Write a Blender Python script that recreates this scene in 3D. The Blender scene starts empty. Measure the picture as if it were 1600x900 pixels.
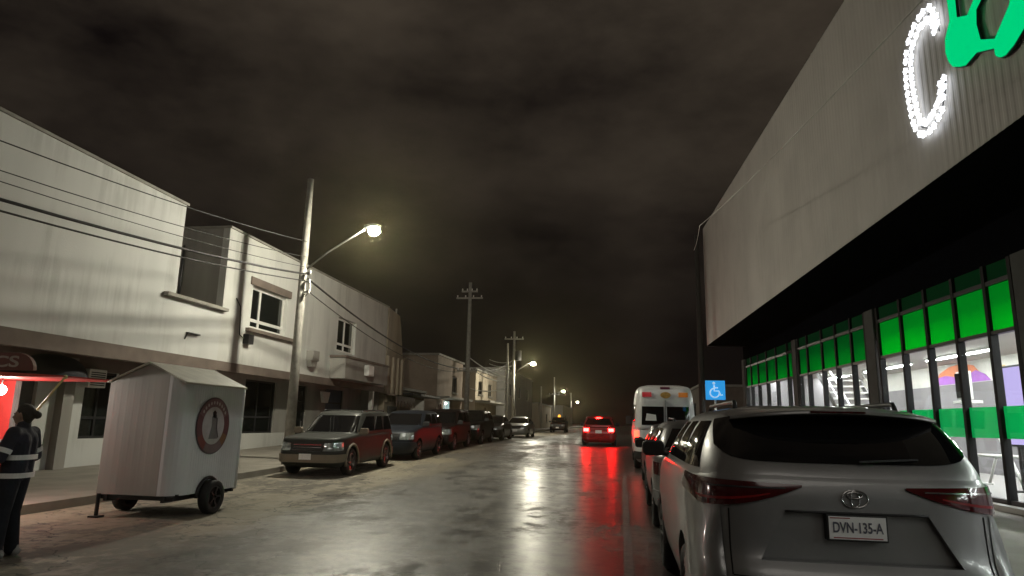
import bpy, bmesh, math, random
from mathutils import Vector, Matrix
random.seed(7)
R = math.radians
S = bpy.context.scene
COL = S.collection

# ------------------------------------------------------------------ camera, sky, light, exposure
cam_d = bpy.data.cameras.new('camera'); cam = bpy.data.objects.new('camera', cam_d); COL.objects.link(cam)
cam_d.sensor_width = 36.0; cam_d.lens = 36.0 * 1050 / 1600
cam_d.clip_start = 0.05; cam_d.clip_end = 3000
cam.matrix_world = (Matrix.Translation((0, 0, 1.6)) @ Matrix.Rotation(R(9.2347), 4, 'Z')
                    @ Matrix.Rotation(R(90 + 11.3495), 4, 'X') @ Matrix.Rotation(R(1.2), 4, 'Z'))
S.camera = cam
S.view_settings.view_transform = 'Standard'; S.view_settings.look = 'None'
S.view_settings.exposure = 0.0; S.view_settings.gamma = 1.0
S.cycles.use_denoising = True
S.cycles.max_bounces = 6; S.cycles.diffuse_bounces = 3; S.cycles.glossy_bounces = 3
S.cycles.transparent_max_bounces = 12; S.cycles.volume_bounces = 0
S.cycles.sample_clamp_indirect = 4.0; S.cycles.caustics_reflective = False; S.cycles.caustics_refractive = False

world = bpy.data.worlds.new('World'); S.world = world; world.use_nodes = True
wn = world.node_tree.nodes; wl = world.node_tree.links
for n in list(wn): wn.remove(n)
w_out = wn.new('ShaderNodeOutputWorld'); w_bg = wn.new('ShaderNodeBackground')
w_tc = wn.new('ShaderNodeTexCoord'); w_map = wn.new('ShaderNodeMapping'); w_noise = wn.new('ShaderNodeTexNoise'); w_ramp = wn.new('ShaderNodeValToRGB')
w_map.inputs['Scale'].default_value = (1.0, 1.0, 2.2)
w_map.inputs['Location'].default_value = (3.1, 0.4, 1.7)
w_noise.inputs['Scale'].default_value = 2.3; w_noise.inputs['Detail'].default_value = 6; w_noise.inputs['Roughness'].default_value = 0.62
w_ramp.color_ramp.elements[0].position = 0.26; w_ramp.color_ramp.elements[0].color = (0.0042, 0.0030, 0.0030, 1)
w_ramp.color_ramp.elements[1].position = 0.72; w_ramp.color_ramp.elements[1].color = (0.046, 0.0360, 0.0262, 1)
wl.new(w_tc.outputs['Generated'], w_map.inputs['Vector']); wl.new(w_map.outputs['Vector'], w_noise.inputs['Vector'])
# the cloud tone falls off to a darker rim low down
w_sep = wn.new('ShaderNodeSeparateXYZ'); w_mr = wn.new('ShaderNodeMapRange'); w_mul = wn.new('ShaderNodeMath'); w_mul.operation = 'MULTIPLY'
w_mr.inputs['From Min'].default_value = 0.0; w_mr.inputs['From Max'].default_value = 0.55; w_mr.inputs['To Min'].default_value = 0.28; w_mr.inputs['To Max'].default_value = 1.16
wl.new(w_tc.outputs['Generated'], w_sep.inputs[0]); wl.new(w_sep.outputs['Z'], w_mr.inputs['Value'])
wl.new(w_noise.outputs['Fac'], w_mul.inputs[0]); wl.new(w_mr.outputs['Result'], w_mul.inputs[1])
wl.new(w_mul.outputs[0], w_ramp.inputs['Fac']); wl.new(w_ramp.outputs['Color'], w_bg.inputs['Color'])
w_bg.inputs['Strength'].default_value = 1.0
wl.new(w_bg.outputs['Background'], w_out.inputs['Surface'])

sun_d = bpy.data.lights.new('sun', 'SUN'); sun_d.energy = 0.18; sun_d.angle = R(25); sun_d.color = (1.0, 0.93, 0.84)
sun = bpy.data.objects.new('sun', sun_d); COL.objects.link(sun)
sun.rotation_euler = Vector((-0.10, 0.80, -0.60)).to_track_quat('-Z', 'Y').to_euler()   # weak town glow from behind

# ------------------------------------------------------------------ helpers
def gz(y):
    t = min(1.0, max(0.0, (y - 8) / 36.0)); z = 0.6 * t * t * (3 - 2 * t)
    return z + (0.002 * (y - 44) if y > 44 else 0.0)

class MB:
    def __init__(s): s.v = []; s.f = []
    def add(s, vs, fs):
        o = len(s.v); s.v += [tuple(p) for p in vs]; s.f += [tuple(i + o for i in f) for f in fs]; return s
    def box(s, x0, x1, y0, y1, z0, z1):
        return s.add([(x, y, z) for z in (z0, z1) for y in (y0, y1) for x in (x0, x1)],
                     [(0, 2, 3, 1), (4, 5, 7, 6), (0, 1, 5, 4), (2, 6, 7, 3), (0, 4, 6, 2), (1, 3, 7, 5)])
    def bar(s, p0, p1, w, h):
        p0 = Vector(p0); p1 = Vector(p1); d = (p1 - p0).normalized()
        up = Vector((0, 0, 1)) if abs(d.z) < .9 else Vector((1, 0, 0))
        a = d.cross(up).normalized() * (w / 2); b = a.cross(d).normalized() * (h / 2)
        vs = [p + i * a + j * b for p in (p0, p1) for i, j in ((-1, -1), (1, -1), (1, 1), (-1, 1))]
        return s.add(vs, [(0, 3, 2, 1), (4, 5, 6, 7), (0, 1, 5, 4), (1, 2, 6, 5), (2, 3, 7, 6), (3, 0, 4, 7)])
    def tube(s, pts, r, n=8, cap=True):
        pts = [Vector(p) for p in pts]; rs = r if isinstance(r, (list, tuple)) else [r] * len(pts)
        vs = []; fs = []; ref = None
        for i, p in enumerate(pts):
            d = (pts[min(i + 1, len(pts) - 1)] - pts[max(i - 1, 0)]).normalized()
            if ref is None:
                ref = d.cross(Vector((0, 0, 1)) if abs(d.z) < .9 else Vector((1, 0, 0))).normalized()
            ref = (ref - d * ref.dot(d)).normalized(); b = d.cross(ref)
            for k in range(n):
                a = 2 * math.pi * k / n
                vs.append(p + (ref * math.cos(a) + b * math.sin(a)) * rs[i])
        for i in range(len(pts) - 1):
            for k in range(n):
                k2 = (k + 1) % n
                fs.append((i * n + k, i * n + k2, (i + 1) * n + k2, (i + 1) * n + k))
        if cap:
            fs.append(tuple(reversed(range(n)))); fs.append(tuple((len(pts) - 1) * n + k for k in range(n)))
        return s.add(vs, fs)
    def prism(s, poly, fn, a, b):
        # poly: (u, v) list; fn(u, v, w) -> point; w from a to b
        n = len(poly)
        vs = [fn(u, v, a) for u, v in poly] + [fn(u, v, b) for u, v in poly]
        return s.add(vs, [tuple(reversed(range(n))), tuple(range(n, 2 * n))] + [(k, (k + 1) % n, n + (k + 1) % n, n + k) for k in range(n)])
    def lathe(s, prof, c, axis='x', n=20):
        c = Vector(c); vs = []; fs = []; m = len(prof)
        for k in range(n):
            a = 2 * math.pi * k / n; ca, sa = math.cos(a), math.sin(a)
            for (h, r) in prof:
                vs.append(c + (Vector((h, r * ca, r * sa)) if axis == 'x' else Vector((r * ca, r * sa, h)) if axis == 'z' else Vector((r * ca, h, r * sa))))
        for k in range(n):
            k2 = (k + 1) % n
            for i in range(m - 1): fs.append((k * m + i, k * m + i + 1, k2 * m + i + 1, k2 * m + i))
        return s.add(vs, fs)
    def grid(s, fn, nu, nv):
        vs = [fn(i / nu, j / nv) for j in range(nv + 1) for i in range(nu + 1)]
        return s.add(vs, [(j * (nu + 1) + i, j * (nu + 1) + i + 1, (j + 1) * (nu + 1) + i + 1, (j + 1) * (nu + 1) + i) for j in range(nv) for i in range(nu)])
    def ball(s, c, rx, ry=None, rz=None, nu=12, nv=8):
        ry = ry or rx; rz = rz or rx; c = Vector(c)
        vs = [c + Vector((0, 0, -rz))]; fs = []
        for j in range(1, nv):
            b = math.pi * j / nv - math.pi / 2
            for i in range(nu):
                a = 2 * math.pi * i / nu; vs.append(c + Vector((rx * math.cos(b) * math.cos(a), ry * math.cos(b) * math.sin(a), rz * math.sin(b))))
        vs.append(c + Vector((0, 0, rz))); t = len(vs) - 1
        for i in range(nu):
            i2 = (i + 1) % nu
            fs.append((0, 1 + i2, 1 + i)); fs.append((t, 1 + (nv - 2) * nu + i, 1 + (nv - 2) * nu + i2))
            for j in range(nv - 2): fs.append((1 + j * nu + i, 1 + j * nu + i2, 1 + (j + 1) * nu + i2, 1 + (j + 1) * nu + i))
        return s.add(vs, fs)
    def mesh(s, name, fix=True):
        me = bpy.data.meshes.new(name); me.from_pydata([tuple(p) for p in s.v], [], s.f)
        if fix:
            bm = bmesh.new(); bm.from_mesh(me); bmesh.ops.recalc_face_normals(bm, faces=bm.faces); bm.to_mesh(me); bm.free()
        return me
    def build(s, name, mat, parent=None, smooth=False, bevel=0.0, fix=True):
        return obj(name, s.mesh(name, fix), mat, parent, smooth, bevel)

def obj(name, me, mat, parent=None, smooth=False, bevel=0.0):
    o = bpy.data.objects.new(name, me); COL.objects.link(o)
    if mat is not None and len(me.materials) == 0: me.materials.append(mat)
    if parent is not None: o.parent = parent
    if smooth: me.polygons.foreach_set('use_smooth', [True] * len(me.polygons))
    if bevel > 0:
        m = o.modifiers.new('bevel', 'BEVEL'); m.width = bevel; m.segments = 2; m.limit_method = 'ANGLE'; m.angle_limit = R(40)
    return o

def autosmooth(o, deg=35):
    me = o.data; me.polygons.foreach_set('use_smooth', [True] * len(me.polygons))
    me.set_sharp_from_angle(angle=R(deg)); return o

def tag(o, label=None, cat=None, group=None, kind=None):
    if label: o['label'] = label
    if cat: o['category'] = cat
    if group: o['group'] = group
    if kind: o['kind'] = kind
    return o

FRAME = R(3.4)           # the shop stands 3.4 degrees askew to the street
def shop_pt(x, y, z=0): return Vector((x * math.cos(FRAME) - y * math.sin(FRAME), x * math.sin(FRAME) + y * math.cos(FRAME), z))

def thing(name, label, cat, loc=(0, 0, 0), rz=0.0, group=None):
    o = bpy.data.objects.new(name, None); COL.objects.link(o); o.empty_display_size = .2
    o.location = loc; o.rotation_euler = (0, 0, rz)
    return tag(o, label, cat, group)

def copy_tree(o, parent=None):
    c = o.copy(); COL.objects.link(c); c.parent = parent
    for ch in list(o.children): copy_tree(ch, c)
    return c

# ------------------------------------------------------------------ materials
MATS = {}
def pm(name, col, rough=.6, metal=0.0, var=.18, drops=0.0, stain=0.0, scale=5.0, bump=0.0, bscale=40.0, coat=0.0, rvar=.08, emis=None, estr=0.0, spec=.5, streak=False):
    if name in MATS: return MATS[name]
    m = bpy.data.materials.new(name); m.use_nodes = True; nt = m.node_tree; N = nt.nodes; Lk = nt.links
    b = N['Principled BSDF']; MATS[name] = m
    b.inputs['Roughness'].default_value = rough; b.inputs['Metallic'].default_value = metal
    b.inputs['Specular IOR Level'].default_value = spec
    if coat: b.inputs['Coat Weight'].default_value = coat; b.inputs['Coat Roughness'].default_value = .06
    tc = N.new('ShaderNodeTexCoord'); no = N.new('ShaderNodeTexNoise'); no.inputs['Scale'].default_value = scale; no.inputs['Detail'].default_value = 5
    if streak:
        mp = N.new('ShaderNodeMapping'); mp.inputs['Scale'].default_value = (1, 1, .12); Lk.new(tc.outputs['Object'], mp.inputs['Vector']); Lk.new(mp.outputs['Vector'], no.inputs['Vector'])
    else: Lk.new(tc.outputs['Object'], no.inputs['Vector'])
    rp = N.new('ShaderNodeValToRGB'); rp.color_ramp.elements[0].position = .3; rp.color_ramp.elements[1].position = .7
    rp.color_ramp.elements[0].color = tuple(max(0, c * (1 - var)) for c in col) + (1,)
    rp.color_ramp.elements[1].color = tuple(min(1, c * (1 + var * .6)) for c in col) + (1,)
    Lk.new(no.outputs['Fac'], rp.inputs['Fac']); Lk.new(rp.outputs['Color'], b.inputs['Base Color'])
    if stain:      # rain runs and grime blotches
        m2 = N.new('ShaderNodeMapping'); m2.inputs['Scale'].default_value = (3.2, 3.2, .22); Lk.new(tc.outputs['Object'], m2.inputs['Vector'])
        s1 = N.new('ShaderNodeTexNoise'); s1.inputs['Scale'].default_value = 1.0; s1.inputs['Detail'].default_value = 8; s1.inputs['Roughness'].default_value = .7; Lk.new(m2.outputs['Vector'], s1.inputs['Vector'])
        s2 = N.new('ShaderNodeTexNoise'); s2.inputs['Scale'].default_value = .55; s2.inputs['Detail'].default_value = 6; Lk.new(tc.outputs['Object'], s2.inputs['Vector'])
        mu = N.new('ShaderNodeMath'); mu.operation = 'MULTIPLY'; Lk.new(s1.outputs['Fac'], mu.inputs[0]); Lk.new(s2.outputs['Fac'], mu.inputs[1])
        sr = N.new('ShaderNodeMapRange'); sr.inputs['From Min'].default_value = .24; sr.inputs['From Max'].default_value = .36; sr.inputs['To Min'].default_value = 1.0; sr.inputs['To Max'].default_value = 1 - stain; Lk.new(mu.outputs[0], sr.inputs['Value'])
        vm = N.new('ShaderNodeVectorMath'); vm.operation = 'SCALE'; Lk.new(rp.outputs['Color'], vm.inputs[0]); Lk.new(sr.outputs['Result'], vm.inputs['Scale']); Lk.new(vm.outputs[0], b.inputs['Base Color'])
    if rvar:
        mr = N.new('ShaderNodeMapRange'); mr.inputs['To Min'].default_value = max(.02, rough - rvar); mr.inputs['To Max'].default_value = min(1, rough + rvar)
        Lk.new(no.outputs['Fac'], mr.inputs['Value']); Lk.new(mr.outputs['Result'], b.inputs['Roughness'])
    if bump:
        n2 = N.new('ShaderNodeTexNoise'); n2.inputs['Scale'].default_value = bscale; n2.inputs['Detail'].default_value = 4
        Lk.new(tc.outputs['Object'], n2.inputs['Vector'])
        bp = N.new('ShaderNodeBump'); bp.inputs['Strength'].default_value = bump; bp.inputs['Distance'].default_value = .02
        Lk.new(n2.outputs['Fac'], bp.inputs['Height']); Lk.new(bp.outputs['Normal'], b.inputs['Normal'])
    if drops:      # rain drops standing on the surface
        vo = N.new('ShaderNodeTexVoronoi'); vo.inputs['Scale'].default_value = 75; Lk.new(tc.outputs['Object'], vo.inputs['Vector'])
        dr = N.new('ShaderNodeMapRange'); dr.inputs['From Min'].default_value = .0; dr.inputs['From Max'].default_value = .32; dr.inputs['To Min'].default_value = 1; dr.inputs['To Max'].default_value = 0
        bp = N.new('ShaderNodeBump'); bp.inputs['Strength'].default_value = drops; bp.inputs['Distance'].default_value = .003
        Lk.new(vo.outputs['Distance'], dr.inputs['Value']); Lk.new(dr.outputs['Result'], bp.inputs['Height']); Lk.new(bp.outputs['Normal'], b.inputs['Coat Normal' if coat else 'Normal'])
    if emis is not None:
        b.inputs['Emission Color'].default_value = tuple(emis) + (1,); b.inputs['Emission Strength'].default_value = estr
    return m

def glass_mat(name, tint=(.9, .95, .95), rough=.03, refl=1.0):
    m = bpy.data.materials.new(name); m.use_nodes = True; N = m.node_tree.nodes; Lk = m.node_tree.links
    for n in list(N): N.remove(n)
    o = N.new('ShaderNodeOutputMaterial'); mix = N.new('ShaderNodeMixShader'); lw = N.new('ShaderNodeLayerWeight'); pw = N.new('ShaderNodeMath'); fr = N.new('ShaderNodeMath'); t = N.new('ShaderNodeBsdfTransparent'); g = N.new('ShaderNodeBsdfGlossy')
    g.inputs['Roughness'].default_value = rough; t.inputs['Color'].default_value = tint + (1,)
    lw.inputs['Blend'].default_value = .5; pw.operation = 'POWER'; pw.inputs[1].default_value = 5; fr.operation = 'MULTIPLY_ADD'; fr.inputs[1].default_value = .9; fr.inputs[2].default_value = .04
    Lk.new(lw.outputs['Facing'], pw.inputs[0]); Lk.new(pw.outputs[0], fr.inputs[0])
    Lk.new(fr.outputs[0], mix.inputs[0]); Lk.new(t.outputs[0], mix.inputs[1]); Lk.new(g.outputs[0], mix.inputs[2]); Lk.new(mix.outputs[0], o.inputs['Surface'])
    return m

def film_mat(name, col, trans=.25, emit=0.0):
    # coloured translucent window film: passes room light diffusely; emit adds a painted-in backlight
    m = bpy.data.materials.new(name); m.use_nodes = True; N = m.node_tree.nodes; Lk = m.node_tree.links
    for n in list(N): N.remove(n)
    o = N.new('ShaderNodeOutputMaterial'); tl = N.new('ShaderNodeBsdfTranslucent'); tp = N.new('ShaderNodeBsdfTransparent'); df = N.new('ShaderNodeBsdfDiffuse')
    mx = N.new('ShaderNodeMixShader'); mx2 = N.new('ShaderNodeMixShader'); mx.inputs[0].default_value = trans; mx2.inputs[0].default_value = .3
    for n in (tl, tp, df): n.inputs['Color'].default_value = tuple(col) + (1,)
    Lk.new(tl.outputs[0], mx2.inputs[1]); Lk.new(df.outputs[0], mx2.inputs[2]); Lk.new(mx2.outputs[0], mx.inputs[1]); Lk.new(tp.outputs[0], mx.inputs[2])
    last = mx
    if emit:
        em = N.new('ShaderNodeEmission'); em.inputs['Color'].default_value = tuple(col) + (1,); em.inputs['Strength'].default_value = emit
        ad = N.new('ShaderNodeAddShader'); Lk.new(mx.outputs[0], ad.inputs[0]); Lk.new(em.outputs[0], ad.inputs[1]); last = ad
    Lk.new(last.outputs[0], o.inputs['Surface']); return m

def emit_mat(name, col, strength):
    m = bpy.data.materials.new(name); m.use_nodes = True; N = m.node_tree.nodes; Lk = m.node_tree.links
    for n in list(N): N.remove(n)
    o = N.new('ShaderNodeOutputMaterial'); e = N.new('ShaderNodeEmission'); e.inputs['Color'].default_value = tuple(col) + (1,); e.inputs['Strength'].default_value = strength
    Lk.new(e.outputs[0], o.inputs['Surface']); return m

def road_mat():
    m = bpy.data.materials.new('wet_asphalt'); m.use_nodes = True; N = m.node_tree.nodes; Lk = m.node_tree.links; b = N['Principled BSDF']
    tc = N.new('ShaderNodeTexCoord'); sep = N.new('ShaderNodeSeparateXYZ'); Lk.new(tc.outputs['Object'], sep.inputs[0])
    def noise(scale, det=5, rough=.55, vec=None):
        n = N.new('ShaderNodeTexNoise'); n.inputs['Scale'].default_value = scale; n.inputs['Detail'].default_value = det; n.inputs['Roughness'].default_value = rough
        Lk.new(vec or tc.outputs['Object'], n.inputs['Vector']); return n.outputs['Fac']
    def math_(op, a, c):
        n = N.new('ShaderNodeMath'); n.operation = op
        for i, q in enumerate((a, c)):
            if isinstance(q, (int, float)): n.inputs[i].default_value = q
            else: Lk.new(q, n.inputs[i])
        return n.outputs[0]
    def rng(v, a, c, d, e):
        n = N.new('ShaderNodeMapRange'); n.inputs['From Min'].default_value = a; n.inputs['From Max'].default_value = c; n.inputs['To Min'].default_value = d; n.inputs['To Max'].default_value = e
        Lk.new(v, n.inputs['Value']); return n.outputs['Result']
    def mixc(f, a, c):
        n = N.new('ShaderNodeMix'); n.data_type = 'RGBA'; Lk.new(f, n.inputs['Factor'])
        for s_, q in (('A', a), ('B', c)):
            i = [k for k in n.inputs if k.name == s_ and k.type == 'RGBA'][0]
            if isinstance(q, tuple): i.default_value = q
            else: Lk.new(q, i)
        return [k for k in n.outputs if k.type == 'RGBA'][0]
    mp = N.new('ShaderNodeMapping'); mp.inputs['Scale'].default_value = (1, .35, 1); Lk.new(tc.outputs['Object'], mp.inputs['Vector'])
    big = noise(.55, 4, .6, mp.outputs['Vector']); mid = noise(2.4, 6, .65); fine = noise(55, 4, .7)
    # dusty margin along the far kerb
    edge = math_('ADD', sep.outputs['X'], math_('MULTIPLY', math_('SUBTRACT', big, .5), 2.2))
    dust = rng(edge, -6.0, -4.7, 1, 0)
    wet = rng(math_('ADD', math_('MULTIPLY', big, .6), math_('MULTIPLY', mid, .4)), .40, .58, 0, 1)
    asph = mixc(rng(noise(3.2, 8, .75), .36, .64, 0, 1), (.016, .0155, .015, 1), (.085, .08, .07, 1))
    dcol = mixc(mid, (.19, .165, .115, 1), (.33, .285, .20, 1))
    col = mixc(dust, asph, dcol)
    # pale worn patches, brightened to paint lamp sheen into the lane's colour
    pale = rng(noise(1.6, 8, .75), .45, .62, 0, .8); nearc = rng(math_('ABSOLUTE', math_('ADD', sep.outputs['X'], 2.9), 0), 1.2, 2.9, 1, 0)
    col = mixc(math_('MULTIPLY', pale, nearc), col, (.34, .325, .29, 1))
    # broken wet and dry areas with ragged edges
    mp2 = N.new('ShaderNodeMapping'); mp2.inputs['Scale'].default_value = (1, .45, 1); mp2.inputs['Location'].default_value = (4.2, 1.3, 0); Lk.new(tc.outputs['Object'], mp2.inputs['Vector'])
    pn = math_('ADD', math_('MULTIPLY', noise(.75, 9, .68, mp2.outputs['Vector']), .7), math_('MULTIPLY', noise(5.5, 6, .7), .3))
    pn = math_('ADD', pn, rng(sep.outputs['X'], -4.5, 0.5, .0, -.05))
    dry = rng(pn, .485, .53, 0, 1)
    col = mixc(math_('MULTIPLY', dry, .75), col, mixc(mid, (.085, .08, .07, 1), (.16, .148, .125, 1)))
    # cracks
    vo = N.new('ShaderNodeTexVoronoi'); vo.feature = 'DISTANCE_TO_EDGE'; vo.inputs['Scale'].default_value = .9
    wv = N.new('ShaderNodeVectorMath'); wv.operation = 'ADD'; nz = N.new('ShaderNodeTexNoise'); nz.inputs['Scale'].default_value = 2.2; nz.inputs['Detail'].default_value = 6
    Lk.new(tc.outputs['Object'], nz.inputs['Vector']); Lk.new(tc.outputs['Object'], wv.inputs[0]); Lk.new(nz.outputs['Color'], wv.inputs[1]); Lk.new(wv.outputs[0], vo.inputs['Vector'])
    crack = rng(vo.outputs['Distance'], .0, .022, 1, 0)
    cm = math_('MULTIPLY', crack, rng(noise(.35, 3), .38, .50, 0, 1))
    col = mixc(cm, col, (.012, .011, .010, 1))
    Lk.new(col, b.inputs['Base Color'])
    lane = rng(math_('ADD', sep.outputs['X'], math_('MULTIPLY', math_('SUBTRACT', big, .5), 1.6)), -3.4, -1.2, 0, 1); r1 = math_('ADD', rng(wet, 0, 1, .60, .40), math_('MULTIPLY', lane, -.20)); r1 = math_('ADD', r1, rng(fine, .3, .7, -.05, .05))
    rr = math_('ADD', r1, math_('MULTIPLY', dust, .30)); Lk.new(rr, b.inputs['Roughness'])
    rel = noise(24, 6, .7); rel2 = noise(3.2, 8, .75)
    rr = math_('MAXIMUM', math_('ADD', math_('ADD', rr, rng(rel2, .38, .62, .08, -.08)), rng(dry, 0, 1, -.06, .20)), .32); Lk.new(rr, b.inputs['Roughness'])
    fine = math_('ADD', math_('MULTIPLY', fine, .8), math_('MULTIPLY', rel, 1.1))
    h = math_('ADD', math_('MULTIPLY', fine, .5), math_('ADD', math_('MULTIPLY', mid, .25), math_('MULTIPLY', cm, -1.6)))
    bp = N.new('ShaderNodeBump'); bp.inputs['Strength'].default_value = .20; bp.inputs['Distance'].default_value = .006
    Lk.new(h, bp.inputs['Height']); Lk.new(bp.outputs['Normal'], b.inputs['Normal'])
    b.inputs['Specular IOR Level'].default_value = .95
    return m

M_wall = pm('white_stucco', (.62, .625, .61), .85, stain=.18, var=.10, scale=.9, bump=.25, bscale=30, streak=True)
M_wall2 = pm('cream_stucco', (.65, .65, .62), .85, stain=.18, var=.10, scale=.8, bump=.25, bscale=30, streak=True)
M_brownband = pm('brown_stucco', (.17, .135, .115), .85, var=.2, scale=2, bump=.25)
M_lower = pm('grey_stucco', (.34, .325, .30), .85, var=.22, scale=1.5, bump=.25, streak=True)
M_conc = pm('concrete', (.30, .285, .255), .8, var=.25, scale=2.5, bump=.3, bscale=25)
M_pole = pm('concrete_pole', (.36, .345, .31), .8, var=.25, scale=6, bump=.2)
M_side = pm('sidewalk_concrete', (.26, .24, .205), .7, var=.25, scale=1.7, bump=.35, bscale=35)
M_tan = pm('tan_stucco', (.42, .36, .28), .85, var=.25, scale=1.2, bump=.3, streak=True)
M_pink = pm('faded_pink_stucco', (.29, .23, .185), .85, var=.2, scale=1.2, bump=.2)
M_dark = pm('dark_metal', (.03, .03, .032), .45, metal=.4, var=.2)
M_soffit = pm('dark_soffit', (.004, .004, .006), .95, var=.3, spec=0.0)
M_clad = pm('pale_cladding', (.50, .475, .45), .55, stain=.10, var=.10, scale=.7, rvar=.05)
M_white = pm('white_paint', (.78, .77, .74), .5, var=.08)
M_black = pm('black_rubber', (.016, .016, .016), .75, var=.3, bump=.2)
M_wire = pm('black_cable', (.012, .012, .012), .6)
M_palewire = pm('pale_cable', (.62, .62, .58), .5)
M_winglass = pm('dark_window_glass', (.012, .014, .013), .06, var=.3, rvar=.02, spec=.8)
M_steel = pm('galvanised_steel', (.45, .45, .44), .4, metal=.8, var=.15)
M_glass = glass_mat('shop_glass')
M_chrome = pm('chrome', (.6, .6, .6), .15, metal=1.0, var=.05)
M_plate = pm('plate_white', (.88, .87, .85), .45, var=.06, scale=20)
M_carglass = pm('car_glass', (.006, .006, .007), .04, var=.1, rvar=.0, spec=.7)
M_tail = pm('tail_lamp_red', (.075, .004, .005), .12, var=.3, scale=12, coat=.6, rvar=.04)
M_headl = pm('headlamp_lens', (.42, .46, .45), .10, metal=.5, var=.35, scale=18, coat=.6, rvar=.04)
M_tyre = M_black
M_rim = pm('alloy_rim', (.32, .32, .33), .3, metal=.9, var=.15)
M_trim = pm('black_trim', (.02, .02, .021), .5, var=.2)
E_lamp = emit_mat('lamp_glow', (1.0, .83, .50), 70)
E_lampfar = emit_mat('lamp_glow_pale', (1.0, .90, .72), 40)
E_tube = emit_mat('tube_glow', (1.0, .95, .92), 110)
E_led = emit_mat('led_white', (.90, .94, 1.0), 3.2)
E_green = emit_mat('logo_green', (.0, .60, .19), 1.05)
E_brake = emit_mat('brake_glow', (1.0, .0045, .0040), 190)
E_vantail = emit_mat('van_tail_glow', (1.0, .05, .025), 7.0)
E_screen = emit_mat('screen_lilac', (.66, .52, .95), 1.15)
M_green = film_mat('green_film', (.0, .42, .035), .05, .20)  # glow set in the film in place of room light behind
M_green2 = film_mat('green_film_far', (.0, .30, .05), .05, .06)  # dimmer copy of the green film, weaker glow, for the far bays
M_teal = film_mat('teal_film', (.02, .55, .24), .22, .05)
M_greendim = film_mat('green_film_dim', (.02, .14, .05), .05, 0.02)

# ------------------------------------------------------------------ the ground
def strip(name, xs_fn, y0, y1, step, zoff, mat, kind='structure', thick=None):
    mb = MB(); n = int((y1 - y0) / step)
    rows = [y0 + (y1 - y0) * i / n for i in range(n + 1)]
    vs = []; 
    for y in rows:
        a, b = xs_fn(y); z = gz(y) + zoff
        vs += [(a, y, z), (b, y, z)] + ([(a, y, z - thick), (b, y, z - thick)] if thick else [])
    k = 4 if thick else 2; fs = []
    for i in range(n):
        o = i * k; p = o + k
        fs.append((o, o + 1, p + 1, p))
        if thick: fs += [(o, p, p + 2, o + 2), (o + 1, o + 3, p + 3, p + 1)]
    if thick: fs += [(0, 2, 3, 1), (n * k, n * k + 1, n * k + 3, n * k + 2)]
    mb.add(vs, fs); o = mb.build(name, mat, smooth=False)
    return tag(o, kind=kind)

M_ground = pm('dark_earth', (.06, .055, .045), .9, var=.3, scale=.6, bump=.3, bscale=4)
strip('ground', lambda y: (-200, 200), -50, 426, 6, -.36, M_ground)
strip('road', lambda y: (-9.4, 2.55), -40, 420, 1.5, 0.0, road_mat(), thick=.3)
strip('sidewalk_left', lambda y: (-30, -9.4), -40, 420, 1.5, .15, M_side, thick=.5)
def right_edge(y):
    return (2.55, 7.72 - .0594 * y) if y < 34.6 else (2.55, 40)
strip('sidewalk_right', right_edge, -40, 34.5, 1.5, .15, M_side, thick=.5)
strip('sidewalk_right_far', lambda y: (2.55, 40), 34.6, 420, 1.5, .15, M_side, thick=.5)
# a painted line along the parking lane, worn
strip('road_marking', lambda y: (.02, .14), 6, 20, 1.0, .004, pm('worn_line_paint', (.16, .155, .145), .5, var=.7, scale=9, rvar=.15))

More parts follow.
